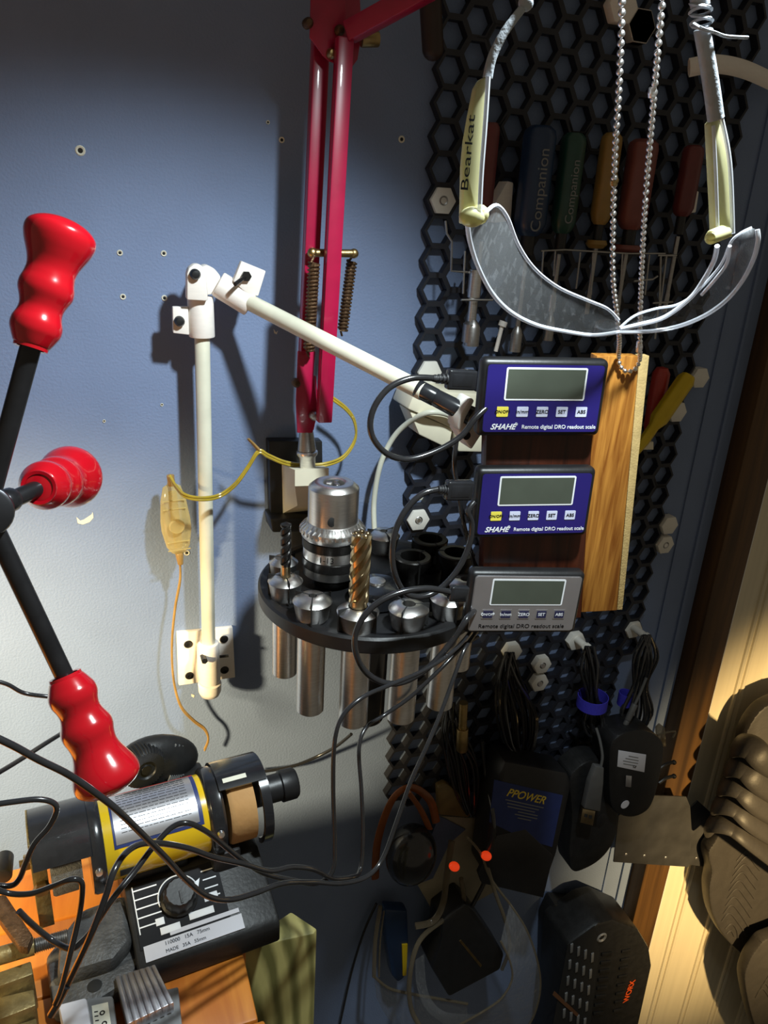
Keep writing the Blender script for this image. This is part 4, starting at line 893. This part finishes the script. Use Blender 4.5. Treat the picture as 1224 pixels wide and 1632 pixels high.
mb = MB(); mb.box((.041, SL*.10, .0006), (.070, .0105, .0006), SP); mb.box((.050, SL*.245, .0006), (.050, .003, .0006), SP); rp = mb.build('rating_plate', M['paper'], ba)
text('110000   15A   75mm', .0036, SP @ T(Vector((.036, SL*.145, .0010))), M['dark_i'], rp, 'lettering')
text('MADE   35A   55mm', .0033, SP @ T(Vector((.034, SL*.055, .0010))), M['dark_i'], rp, 'lettering')
kc = SP @ T(Vector((.036, SL*.62, 0)))
mb = MB(); mb.lathe([(0, .001), (.0135, .001), (.0135, .003), (.0118, .004), (.0108, .013), (.0095, .0145), (0, .0145)], kc, 40, lambda a, z, r: r*(1+.03*math.cos(14*a)) if z > .0035 else r); kn_ = mb.build('speed_knob', M['black'], ba)
mb = MB(); mb.box((0, -.004, .0150), (.0016, .009, .001), kc); mb.build('pointer', M['rubber'], kn_)
# cast feet
mb = MB(); mb.prism([(-.045, -.074), (-.02, -.079), (.005, -.072), (.012, -.060), (.012, -.005), (-.02, -.004), (-.046, -.03)], G, .016, .001, .004)
mb.prism([(-.040, -.060), (-.004, -.062), (.010, -.05), (.012, -.01), (-.02, -.012), (-.036, -.03)], G, .016, .014, .005); mb.build('cast_foot', M['cast'], t)
mb = MB(); mb.lathe([(0, 0), (.0042, 0), (.0048, -.0003)], G @ T(Vector((-.018, -.0675, .0176))), 20); mb.build('bolt_hole', M['hole'], t)

# black vented motor housing behind the grinder
o = W(232, 1226, .245)
t = thing('vented_adapter', 'black ribbed round housing behind the yellow grinder and the lower red grip', 'power adapter', T(Vector((o.x, o.y, ZB+.001))))
vx = (W(300, 1222, .235)-o).normalized(); va = (CAM-o).normalized(); Mx = frameM(o, vx, va+Vector((0, 0, -.5)))
q = mpp(o)
mb = MB(); mb.sph((34*q, 0, -26*q), 1, (72*q, 44*q, 30*q), Mx, 28); mb.box((o.x+.02, o.y+.01, (ZB+o.z-.02)/2), (.05, .03, o.z-.022-ZB), None, .004); mb.build('body', M['dgrey'], t)
mb = MB(); mb.lathe([(0, 2*q), (14*q, 2*q), (16*q, 5*q), (31*q, 4*q), (36*q, -4*q), (36*q, -26*q), (0, -26*q)], Mx, 240, lambda a, z, r: r*(1-.05*(1 if (a*40/(2*PI)) % 1 < .4 else 0)) if r > 30*q else r); mb.build('round_cap', M['dgrey'], t)
mb = MB(); mb.lathe([(0, 4*q), (8*q, 4*q), (9*q, 2*q)], Mx, 20); mb.build('centre', M['oxide'], t)
mb = MB()
for i in range(14):
    a = math.radians(75-i*7.5); mb.box((0, 0, 0), (1.8*q, 9*q, 3*q), Mx @ T(Vector((30*q+64*q*math.cos(a)*.9, 34*q*math.sin(a), -6*q+(-10*q)*abs(math.cos(a))))) @ Matrix.Rotation(a-PI/2, 4, 'Z'))
for i in range(8): mb.box((48*q+i*4*q, -14*q, 3*q-i*.9*q), (1.5*q, 15*q, 2*q), Mx @ Matrix.Rotation(-.12, 4, 'Z'))
mb.build('vent_ribs', M['greyp'], t)

# ------------------------------------------------------------------ small things on the bench
def hpoly(mb, pts, z, th, bev=0): 
    p_ = [H(*p, z) for p in pts]; return mb.prism([(p.x, p.y) for p in p_], T(Vector((0, 0, z-th))), th, 0, bev)
hs = [(184, 1556), (247, 1537), (277, 1597), (203, 1632)]; zt = .957
t = thing('heat_sink', 'finned aluminium heat sink lying in front of the grinder base', 'heat sink', H(230, 1585, ZB))
mb = MB(); hpoly(mb, hs, zt-.002, .014, .0006); mb.build('plate', M['alu'], t)
mb = MB()
def lp(a, b, f): return (a[0]+(b[0]-a[0])*f, a[1]+(b[1]-a[1])*f)
for i in range(7):
    f0 = i/6.6; f1 = f0+.085
    hpoly(mb, [lp(hs[0], hs[1], f0), lp(hs[0], hs[1], f1), lp(hs[3], hs[2], f1), lp(hs[3], hs[2], f0)], zt, .006, .0003)
mb.build('fins', M['alu'], t)
mb = MB(); hpoly(mb, [(250, 1580), (284, 1572), (292, 1650), (225, 1660), (215, 1638), (276, 1606)], ZB+.011, .011, .001); solo(mb, 'grey_block', M['greyp'], 'blue-grey plastic block under the right side of the heat sink', 'block')
t = thing('plastic_case', 'grey plastic case with a cream label at the bottom, left of the heat sink', 'case', H(160, 1620, ZB))
mb = MB(); hpoly(mb, [(136, 1590), (180, 1585), (190, 1660), (140, 1668)], ZB+.02, .02, .002); mb.build('body', M['greyp'], t)
mb = MB(); hpoly(mb, [(146, 1603), (172, 1597), (180, 1655), (152, 1660)], ZB+.0205, .0006); lb_ = mb.build('label', M['paper_c'], t)
mb = MB()
for i in range(6): hpoly(mb, [(150+i*.8, 1612+i*7), (156+i*.8, 1611+i*7), (156+i*.8, 1612.5+i*7), (150+i*.8, 1613.5+i*7)], ZB+.0208, .0003)
for y in (1614, 1631):
    c_ = H(163+(y-1614)*.2, y, ZB+.0208); mb.lathe([(.0009, 0), (.0013, .0003), (.0017, 0)], T(c_), 14)
mb.build('symbols', M['dark_i'], lb_)
mb = MB(); hpoly(mb, [(92, 1600), (138, 1588), (150, 1660), (108, 1670)], ZB+.026, .026, .002); solo(mb, 'plastic_box', M['paper'], 'light grey plastic box at the bottom edge under the taped cord ends', 'box')
# stepped clamp block, threaded rod, clamp bar
t = thing('step_block', 'brass coloured stepped clamp block in the bottom left corner', 'clamp block', H(20, 1600, ZB))
mb = MB(); hpoly(mb, [(-40, 1562), (49, 1531), (53, 1552), (-40, 1586)], .968, .033, .001); hpoly(mb, [(-40, 1598), (54, 1576), (57, 1602), (-40, 1640)], .958, .023, .001)
hpoly(mb, [(-40, 1655), (58, 1622), (62, 1650), (-40, 1690)], .948, .013, .001); mb.build('steps', M['olive'], t)
t = thing('threaded_rod', 'threaded clamp rod lying above the stepped block at the left edge', 'rod', H(60, 1500, .975))
a = H(-30, 1532, .975); b2 = H(108, 1492, .972); q = mpp(a)
mb = MB(); mb.cyl(a, a.lerp(b2, .6), 14*q, n=24); mb.build('shank', M['olive'], t)
mb = MB(); Mx = axisM(a.lerp(b2, .6), b2); L = (b2-a).length*.4; n = 16; pr = [(0, 0)]
for i in range(n): pr += [(10*q, L*i/n), (12.5*q, L*(i+.5)/n)]
mb.lathe(pr+[(10*q, L), (0, L)], Mx, 24); mb.build('thread', M['steeld'], t)
mb = MB(); hpoly(mb, [(-20, 1432), (8, 1424), (52, 1490), (44, 1510), (30, 1508), (-12, 1450)], .988, .007, .001); solo(mb, 'clamp_bar', M['rust'], 'flat brown steel clamp bar slanting down at the left edge of the bench', 'clamp bar')
mb = MB(); a = H(4, 1398, .985); mb.cyl(a, a+Vector((0, .02, 0)), .0065, n=20, bev=.001); mb.cyl(a+Vector((-.012, .004, 0)), a+Vector((-.012, .012, 0)), .009, n=20, bev=.001); solo(mb, 'black_knob', M['black'], 'small black knob at the left edge above the clamp bar', 'knob')

# ------------------------------------------------------------------ cables hanging on the pegs
def bundle(name, label, c0, c1, wpx, n, seed, d, strap=None, cat='cable'):
    r_g = random.Random(seed); t = thing(name, label, cat, W(c1[0], c1[1], d))
    mb = MB()
    for i in range(n):
        w0 = r_g.uniform(-.5, .5); w1 = r_g.uniform(-1, 1)*wpx; w2 = r_g.uniform(-1, 1)*wpx; dd = d+r_g.uniform(-.012, .016)
        pts = [W(c0[0]-4+w0*6, c0[1], dd), W(c0[0]+w1*.5-4, c0[1]+(c1[1]-c0[1])*.25, dd+.004)]
        xm = lambda f: c0[0]+(c1[0]-c0[0])*f
        pts += [W(xm(.55)+(w1*.35 if strap else w1), c0[1]+(c1[1]-c0[1])*.55, dd), W(xm(.8)+w1*.8, c0[1]+(c1[1]-c0[1])*.82, dd), W(c1[0]+w1*.3, c1[1]+r_g.uniform(-14, 4), dd),
                W(xm(.8)+w2*.8, c0[1]+(c1[1]-c0[1])*.8, dd), W(xm(.5)+(w2*.35 if strap else w2), c0[1]+(c1[1]-c0[1])*.5, dd), W(c0[0]+w2*.5+4, c0[1]+(c1[1]-c0[1])*.22, dd+.004), W(c0[0]+4+w0*6, c0[1], dd)]
        mb.tube(pts, .0017, 7)
    mb.build('loops', M['cordk'], t)
    if strap:
        x, y, w_, h_ = strap; p = W(x, y, d+.004); q = mpp(p); mb = MB(); mb.lathe([(w_/2*q, -h_/2*q), (w_/2*q+.001, -h_/2*q), (w_/2*q+.001, h_/2*q), (w_/2*q, h_/2*q), (w_/2*q, -h_/2*q)], T(p), 28); mb.build('strap', M['velcro'], t)
    return t
bundle('cable_coil', 'black cable coil held by a wide blue strap on the white peg', (940, 1030), (948, 1182), 22, 12, 3, .05, (944, 1117, 46, 20))
bundle('cable_coil', 'loose black cable hank on the right peg with a small blue strap', (1030, 1012), (1012, 1170), 34, 13, 5, .05, (996, 1113, 20, 22))
bundle('cable_coil', 'black cable hank in deep shade under the grey readout', (812, 1040), (830, 1215), 32, 14, 8, .04)
bundle('cable_coil', 'black cable hank in deep shade between the post and the grey readout', (720, 1120), (748, 1300), 24, 10, 11, .035)
mb = MB(); a, b2 = W(1012, 1122, .075), W(1000, 1148, .078); mb.cyl(a, b2, .0042, bev=.001); mb.cyl(b2, W(994, 1160, .079), .0036, bev=.0006); mb.tube([W(1030, 1080, .07), W(1020, 1105, .073), a], .002)
solo(mb, 'power_plug', M['plugg'], 'grey barrel power plug hanging above the black wall adapter with the white label', 'plug')
# black wall adapter seen from its back
t = thing('wall_adapter', 'rounded black wall adapter with a white rating label and round sticker', 'power adapter', W(1010, 1300, .07))
mb = MB(); mb.ppoly(smo([(972, 1200), (978, 1182), (994, 1170), (1018, 1164), (1040, 1168), (1056, 1182), (1058, 1202), (1052, 1240), (1042, 1276), (1030, 1294), (1008, 1303), (986, 1298), (974, 1282), (971, 1240)]), .095, .04, .003); mb.build('body', M['black'], t)
mb = MB(); mb.ppoly([(986, 1196), (1030, 1203), (1027, 1231), (984, 1222)], .0956, .001, .0003); lb_ = mb.build('label', M['paper'], t)
MxL = frameM(W(1006, 1213, .0959), W(1030, 1217, .0959)-W(986, 1209, .0959), (0, -1, 0)); q = mpp(W(1006, 1213, .0959))
mb = MB()
for i in range(4): mb.box((0, (8-5*i)*q, 0), ([22, 30, 34, 26][i]*q, 1.3*q, .0002), MxL)
mb.build('print', M['greyp'], lb_); text('CE', 6*q, MxL @ T(Vector((14*q, -9*q, .0001))), M['dark_i'], lb_, 'lettering')
mb = MB(); Mx = frameM(W(996, 1282, .0956), (1, 0, 0), (0, -1, 0)); mb.lathe([(0, .0004), (8*q, .0004), (8*q, 0)], Mx, 24); mb.build('round_sticker', M['paper'], t)
mb = MB(); mb.ppoly([(998, 1236), (1007, 1237), (1006, 1255), (997, 1254)], .0965, .001, .0004); mb.build('latch', M['alu'], t)
mb = MB()
for y in (1216, 1238): mb.tube([W(1050, y+10, .08), W(1062, y+2, .08), W(1076, y-2, .08)], .0024, 8); mb.sph(W(1074, y-1, .08), .0036)
mb.build('prong', M['oxide'], t)
mb = MB(); mb.tube([W(1048, 1172, .07), W(1060, 1168, .07), W(1076, 1166, .07), W(1072, 1176, .075)], .0014); mb.ppoly([(1046, 1160), (1052, 1154), (1060, 1160), (1062, 1190), (1048, 1190)], .06, .003, .0005)
solo(mb, 'clear_hook', M['smoke'], 'clear plastic hook at the top right of the black wall adapter', 'hook')
# usb plug and grey mouse shaped charger
t = thing('mouse_charger', 'brown-grey rounded charger hanging behind the USB plug, left of the labelled adapter', 'charger', W(940, 1390, .06))
mb = MB(); mb.ppoly(smo([(908, 1246), (918, 1228), (940, 1214), (968, 1216), (982, 1240), (986, 1300), (980, 1338), (962, 1366), (936, 1384), (912, 1388), (908, 1350), (912, 1300)]), .078, .035, .003); mb.build('body', M['dgrey'], t)
mb = MB(); mb.lathe([(.0, .0005), (.007, .0004), (.0082, 0)], frameM(W(958, 1308, .0782), (1, 0, 0), (0, -1, 0)) @ Matrix.Diagonal((1, 1.6, 1, 1)), 24); mb.build('oval_emblem', M['black'], t)
t = thing('usb_plug', 'grey USB plug with gold tip hanging in front of the brown-grey charger', 'usb plug', W(935, 1315, .09))
mb = MB(); mb.ppoly([(950, 1222), (963, 1224), (962, 1250), (957, 1294), (931, 1289), (940, 1248)], .098, .009, .0015); mb.tube([W(957, 1224, .094), W(960, 1205, .09), W(956, 1180, .08), W(950, 1160, .07)], .002); mb.build('body', M['plugg'], t)
mb = MB(); mb.ppoly([(929, 1289), (949, 1293), (945, 1316), (925, 1311)], .096, .005, .0004); sh_ = mb.build('metal_shell', M['gold'], t)
mb = MB(); mb.ppoly([(932, 1297), (937, 1298), (936, 1303), (931, 1302)], .0962, .0004); mb.ppoly([(939, 1299), (944, 1300), (943, 1305), (938, 1304)], .0962, .0004); mb.build('shell_hole', M['hole'], sh_)
# power supply
t = thing('power_supply', 'black power supply brick with a blue label and yellow lettering, hanging under the readouts', 'power supply', W(830, 1420, .05))
mb = MB(); mb.ppoly([(796, 1236), (806, 1214), (905, 1232), (912, 1250), (888, 1360), (864, 1428), (790, 1412), (770, 1390), (782, 1300)], .085, .04, .005); mb.build('body', M['black'], t)
mb = MB(); mb.ppoly([(788, 1243), (897, 1268), (880, 1350), (838, 1338), (780, 1310)], .0856, .001); lb_ = mb.build('label', M['navy'], t)
MxL = frameM(W(840, 1270, .0859), W(880, 1280, .0859)-W(800, 1262, .0859), (0, -1, 0)); q = mpp(W(840, 1270, .086))
text('PPOWER', 20*q, MxL, M['yel_i'], lb_, 'lettering', bold=.0002, sx=1.05)
mb = MB()
for i in range(6): mb.box(((4 if i < 3 else 22)*q, (-13-5.5*i)*q, 0), ([84, 70, 60, 44, 50, 30][i]*q, 1.8*q, .0002), MxL)
mb.build('small_print', M['greyp'], lb_)
mb = MB(); mb.ppoly([(838, 1322), (792, 1332), (762, 1392), (768, 1408), (866, 1431), (882, 1364)], .086, .006, .001); 
solo(mb, 'dark_block', M['black'], 'flat black adapter overlapping the lower half of the power supply brick', 'power adapter')
# card and safety eyewear in the dark corner
t = thing('folded_card', 'olive grey folded card with a blue edge behind the hanging goggles', 'card', W(740, 1420, .03))
mb = MB(); mb.ppoly([(701, 1301), (832, 1308), (790, 1420), (700, 1470), (662, 1404)], .035, .002); mb.build('sheet', M['card'], t)
mb = MB(); mb.ppoly([(700, 1301), (712, 1306), (742, 1322), (716, 1345), (690, 1400), (658, 1412)], .037, .001); mb.build('blue_edge', M['cardb'], t)
t = thing('ear_muffs', 'dark glossy rounded ear cup with brown band left of the card', 'ear muffs', W(650, 1430, .05))
mb = MB(); p = W(655, 1362, .06); q = mpp(p); mb.sph(p, 1, (42*q, .03, 55*q), None, 28); mb.build('cup', M['blackg'], t)
mb = MB(); mb.tube([W(598, 1400, .04), W(602, 1340, .045), W(625, 1275, .05), (W(655, 1255, .05)), W(685, 1275, .055), W(695, 1310, .05)], .0055, 10, flat=.4, up=(0, 1, 0)); mb.tube([W(650, 1262, .06), W(670, 1290, .062), W(684, 1320, .06)], .005, 10, flat=.5); mb.build('band', M['amber'], t)
mb = MB(); mb.ppoly([(698, 1256), (712, 1249), (730, 1262), (752, 1296), (748, 1304), (700, 1300)], .045, .012, .003); solo(mb, 'leather_tag', mat('tan_leather', (.13, .085, .025), .5, 0, .25, 60, .1), 'dull tan pouch above the folded card', 'pouch')
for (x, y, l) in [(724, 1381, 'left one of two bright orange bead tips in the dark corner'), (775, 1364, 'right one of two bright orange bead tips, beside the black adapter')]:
    mb = MB(); p = W(x, y, .10); q = mpp(p); Mx = frameM(p, Vector((.5, 0, -.35)), (0, -1, 0)); mb.sph((0, 0, 0), 1, (10*q, 7.5*q, 7.5*q), Mx, 20); solo(mb, 'ear_plug', M['led'], l, 'ear plug', 'orange tips')  # taken as lit indicator tips, slight glow put into the orange
t = thing('safety_goggles', 'clear wraparound safety goggles hanging at the bottom centre', 'goggles', W(780, 1632, .08))
L1 = [(812, 1440, .09), (838, 1480, .10), (856, 1530, .11), (861, 1575, .115), (850, 1620, .12), (830, 1650, .12)]; L2 = [(798, 1500, .13), (812, 1530, .14), (816, 1560, .145), (800, 1590, .15), (770, 1612, .155), (720, 1640, .155)]
mb = MB(); mb.strip([W(*p) for p in L1], [W(*p) for p in L2], .0015); mb.build('lens', M['lens'], t)
mb = MB(); mb.tube([W(*p) for p in L1], .0016, 8); mb.tube([W(*p) for p in L2], .0014, 8)
mb.tube([W(735, 1400, .06), W(738, 1440, .065), W(712, 1462, .07), (W(676, 1490, .075)), W(660, 1520, .085), W(652, 1570, .095), W(656, 1610, .10), W(672, 1640, .11)], .0034, 10)
mb.build('frame', M['smoke'], t)
mb = MB(); mb.strip([W(662, 1530, .09), W(664, 1570, .10), W(680, 1610, .11), (W(720, 1640, .115))], [W(676, 1520, .09), W(682, 1580, .10), W(708, 1612, .11), W(760, 1616, .12)], .0012); mb.build('side_lens', M['lens'], t)
mb = MB(); mb.tube([W(778, 1385, .098), W(790, 1425, .098), W(806, 1470, .10), W(812, 1510, .10), W(800, 1545, .10)], .0026, 10); mb.tube([W(745, 1335, .098), W(766, 1360, .098), W(782, 1400, .098), W(812, 1440, .098)], .0018, 8); mb.tube([W(720, 1340, .06), W(712, 1395, .065), W(706, 1440, .065), W(690, 1468, .07), W(662, 1476, .07)], .0045, 10, flat=.4)
mb.build('temple', M['smoke'], t)
t = thing('safety_spectacles', 'second clear spectacles hanging left of the goggles, partly behind them', 'glasses', W(640, 1632, .05))
A_ = [(596, 1556, .06), (620, 1575, .062), (655, 1584, .064), (700, 1592, .066), (745, 1600, .068)]; B_2 = [(600, 1590, .055), (620, 1625, .055), (655, 1650, .055), (700, 1660, .055), (745, 1660, .055)]
mb = MB(); mb.strip([W(*p) for p in A_], [W(*p) for p in B_2], .0015); mb.build('lens', M['lens'], t)
mb = MB(); mb.tube([W(*p) for p in A_], .002, 8); mb.tube([W(606, 1445, .05), (W(598, 1500, .055)), W(596, 1556, .06)], .003, 8); mb.tube([W(612, 1452, .05), W(606, 1500, .055), W(604, 1556, .06)], .0012, 8); mb.build('frame', M['smoke'], t)
t = thing('navy_cutter', 'navy blue tool handle with a yellow stripe inside the left spectacles', 'tool handle', W(635, 1566, .03))
mb = MB(); mb.ppoly([(614, 1450), (650, 1452), (652, 1500), (645, 1560), (634, 1567), (624, 1555), (615, 1500)], .04, .018, .004); mb.build('handle', M['blue_h'], t)
mb = MB(); mb.ppoly([(641, 1506), (650, 1505), (648, 1555), (642, 1556)], .042, .003, .0006); mb.build('stripe', M['yel_h'], t)
t = thing('wall_wart', 'black cube shaped plug adapter hanging inside the safety goggles', 'power adapter', W(740, 1590, .05))
mb = MB(); mb.ppoly([(705, 1470), (742, 1441), (756, 1452), (804, 1522), (798, 1546), (716, 1590), (688, 1544), (704, 1500)], .075, .045, .004); mb.tube([W(748, 1452, .065), W(760, 1430, .06), W(772, 1405, .055), W(776, 1385, .05)], .003); mb.build('body', M['black'], t)
mb = MB(); mb.ppoly([(732, 1500), (735, 1498), (768, 1538), (766, 1542)], .0756, .001); mb.build('edge_line', M['brass'], t)
# black plastic cord drooping beside
mb = MB(); mb.tube([W(768, 1180, .05), W(775, 1240, .055), W(786, 1300, .09), W(785, 1340, .095), W(770, 1365, .09)], .0028); solo(mb, 'cord', M['cordk'], 'black cord falling past the left side of the power supply label', 'cord')
mb = MB(); mb.cyl(W(737, 1160, .06), W(736, 1195, .06), .0075, bev=.001); mb.cyl(W(739, 1120, .06), W(737, 1160, .06), .0055); solo(mb, 'brass_ferrule', M['brass'], 'small brass tipped rod hanging in the dark under the collets', 'rod')

# ------------------------------------------------------------------ vented charger at the bottom
t = thing('battery_charger', 'black vented battery charger with orange lettering at the bottom right of the wall', 'battery charger', W(950, 1632, .0))
mb = MB(); mb.ppoly([(905, 1508), (955, 1472), (978, 1466), (1018, 1482), (1036, 1512), (1040, 1540), (1000, 1720), (880, 1720)], .09, .07, .006); mb.build('body', M['dgrey'], t)
mb = MB(); mb.ppoly([(885, 1442), (952, 1446), (954, 1480), (900, 1512), (868, 1600), (872, 1470)], .03, .028, .004); mb.build('rear_shell', M['black'], t)
mb = MB(); mb.ppoly([(905, 1506), (948, 1476), (955, 1520), (940, 1640), (880, 1640)], .0905, .001); vp = mb.build('vent_panel', M['hole'], t)
mb = MB(); r_g = random.Random(2)
for c in range(4):
    for r in range(5):
        x = 910+c*11-r*3; y = 1506+r*26+c*5; mb.ppoly([(x, y), (x+4, y-2), (x+3, y+12), (x-1, y+14)], .0925, .002, .0004)
mb.build('vent_bars', M['greyp'], vp)
mb = MB()
for i in range(8):
    y = 1520+i*13.5; x = 960-i*1.9; mb.ppoly([(x, y), (x+16, y-2), (x+15, y+3), (x-1, y+5)], .0925, .0025, .0006)
    mb.ppoly([(x+32, y-4), (x+46, y-7), (x+45, y-3), (x+31, y)], .0925, .0025, .0006)
mb.build('louvre', M['dgrey'], t)
mb = MB(); mb.lathe([(.0045, 0), (.007, .002), (.0085, .001), (.009, 0)], frameM(W(959, 1494, .0905), (1, 0, 0), (0, -1, 0)), 24); mb.build('ring', M['greyp'], t)
Mt = frameM(W(1003, 1580, .0912), W(1013, 1552, .0912)-W(993, 1610, .0912), (0, -1, 0)); q = mpp(W(1003, 1580, .09))
text('WORX', 15*q, Mt, M['orange'], t, 'lettering', bold=.0003)
mb = MB(); mb.ppoly([(884, 1580), (922, 1616), (920, 1621), (881, 1586)], .092, .001); mb.build('orange_seam', mat('copper_orange', (.16, .07, .03), .5), t)

# ------------------------------------------------------------------ sheet metal bracket
t = thing('sheet_bracket', 'dark grey sheet metal bracket across the wooden post with a row of holes', 'bracket', W(1050, 1378, .02))
mb = MB(); mb.ppoly([(1042, 1268), (1094, 1270), (1100, 1285), (1103, 1330), (1098, 1382), (978, 1374), (986, 1300)], .058, .002, .0004); mb.ppoly([(1096, 1290), (1104, 1284), (1112, 1276), (1134, 1296), (1134, 1383), (1096, 1378)], .035, .002, .0004); mb.build('sheet', M['sheet'], t)
mb = MB()
for (x, y, d) in [(998, 1362, .0584), (1027, 1364, .0584), (1061, 1367, .0584), (1110, 1368, .0354), (1131, 1369, .0354)]:
    mb.lathe([(0, .0004), (.0022, .0003), (.0026, 0)], frameM(W(x, y, d), (1, 0, 0), (0, -1, 0)), 12)
mb.build('hole_rim', M['alu'], t)
mb = MB(); a = W(1020, 1300, .056); mb.box((a.x, -.03, a.z), (.02, .05, .02)); mb.build('tab', M['sheet'], t) if False else None

# ------------------------------------------------------------------ foam slides hanging on the cream panel
def sandal(label, foot, straps, d, treads, name='slide_sandal'):
    t = thing(name, label, 'sandal', W(foot[len(foot)//2][0], foot[len(foot)//2][1], d-.02), 'foam slides on the cream panel')
    mb = MB(); mb.ppoly(smo(foot), d, .022, .004); fb = mb.build('footbed', M['shoe'], t)
    mb = MB()
    for p in treads: mb.tube([W(x, y, d+.0004) for x, y in p], .0016, 8)
    if treads: mb.build('footbed_ridges', M['shoe'], fb)
    if straps:
        mb = MB()
        n = len(straps)
        for i, (a, c, e) in enumerate(straps):
            dd = d+.012
            mb.tube([W(a[0], a[1], d-.006), W(a[0]+3, a[1]-8, dd+.008), W((a[0]+c[0])/2, (a[1]+c[1])/2-14, dd+.03), W(c[0], c[1], dd+.045), W(e[0], e[1], dd+.042)], .0195, 16, flat=.42, up=(0, -1, .4))
        mb.build('strap', M['shoe'], t)
    return t
sandal('dark brown foam slide with a ridged strap hanging at the right edge', [(1146, 1330), (1180, 1230), (1192, 1165), (1230, 1122), (1300, 1120), (1320, 1300), (1300, 1500), (1240, 1540), (1196, 1530), (1160, 1500), (1137, 1460), (1131, 1420), (1135, 1390), (1130, 1360)],
       [((1174, 1196), (1224, 1216), (1300, 1260)), ((1164, 1228), (1216, 1250), (1300, 1300)), ((1154, 1258), (1210, 1282), (1300, 1335)), ((1144, 1288), (1204, 1312), (1300, 1370)), ((1134, 1318), (1200, 1342), (1300, 1420))], .06,
       [[(1150+i*3, 1468-i*12+0), (1162+i*4, 1455-i*13), (1176+i*4, 1470-i*13), (1190+i*3, 1492-i*15)] for i in range(9)]+[[(1156, 1480), (1166, 1472), (1174, 1482), (1176, 1496)], [(1158, 1488), (1165, 1483), (1170, 1492)]])
sandal('second dark brown foam slide, only its round toe showing in the bottom right corner', [(1188, 1570), (1192, 1540), (1206, 1515), (1230, 1495), (1300, 1490), (1330, 1640), (1290, 1720), (1240, 1700), (1205, 1640)], None, .10,
       [[(1204+i*6, 1590-i*10), (1214+i*5, 1575-i*8), (1226+i*3, 1590-i*8), (1234+i*3, 1610-i*8)] for i in range(5)])
mb = MB(); a = W(1258, 1110, .0); mb.cyl(W(1258, 1110, -.005), W(1258, 1110, .06), .004); solo(mb, 'shoe_hook', M['steeld'], 'hook holding the foam slides', 'hook')
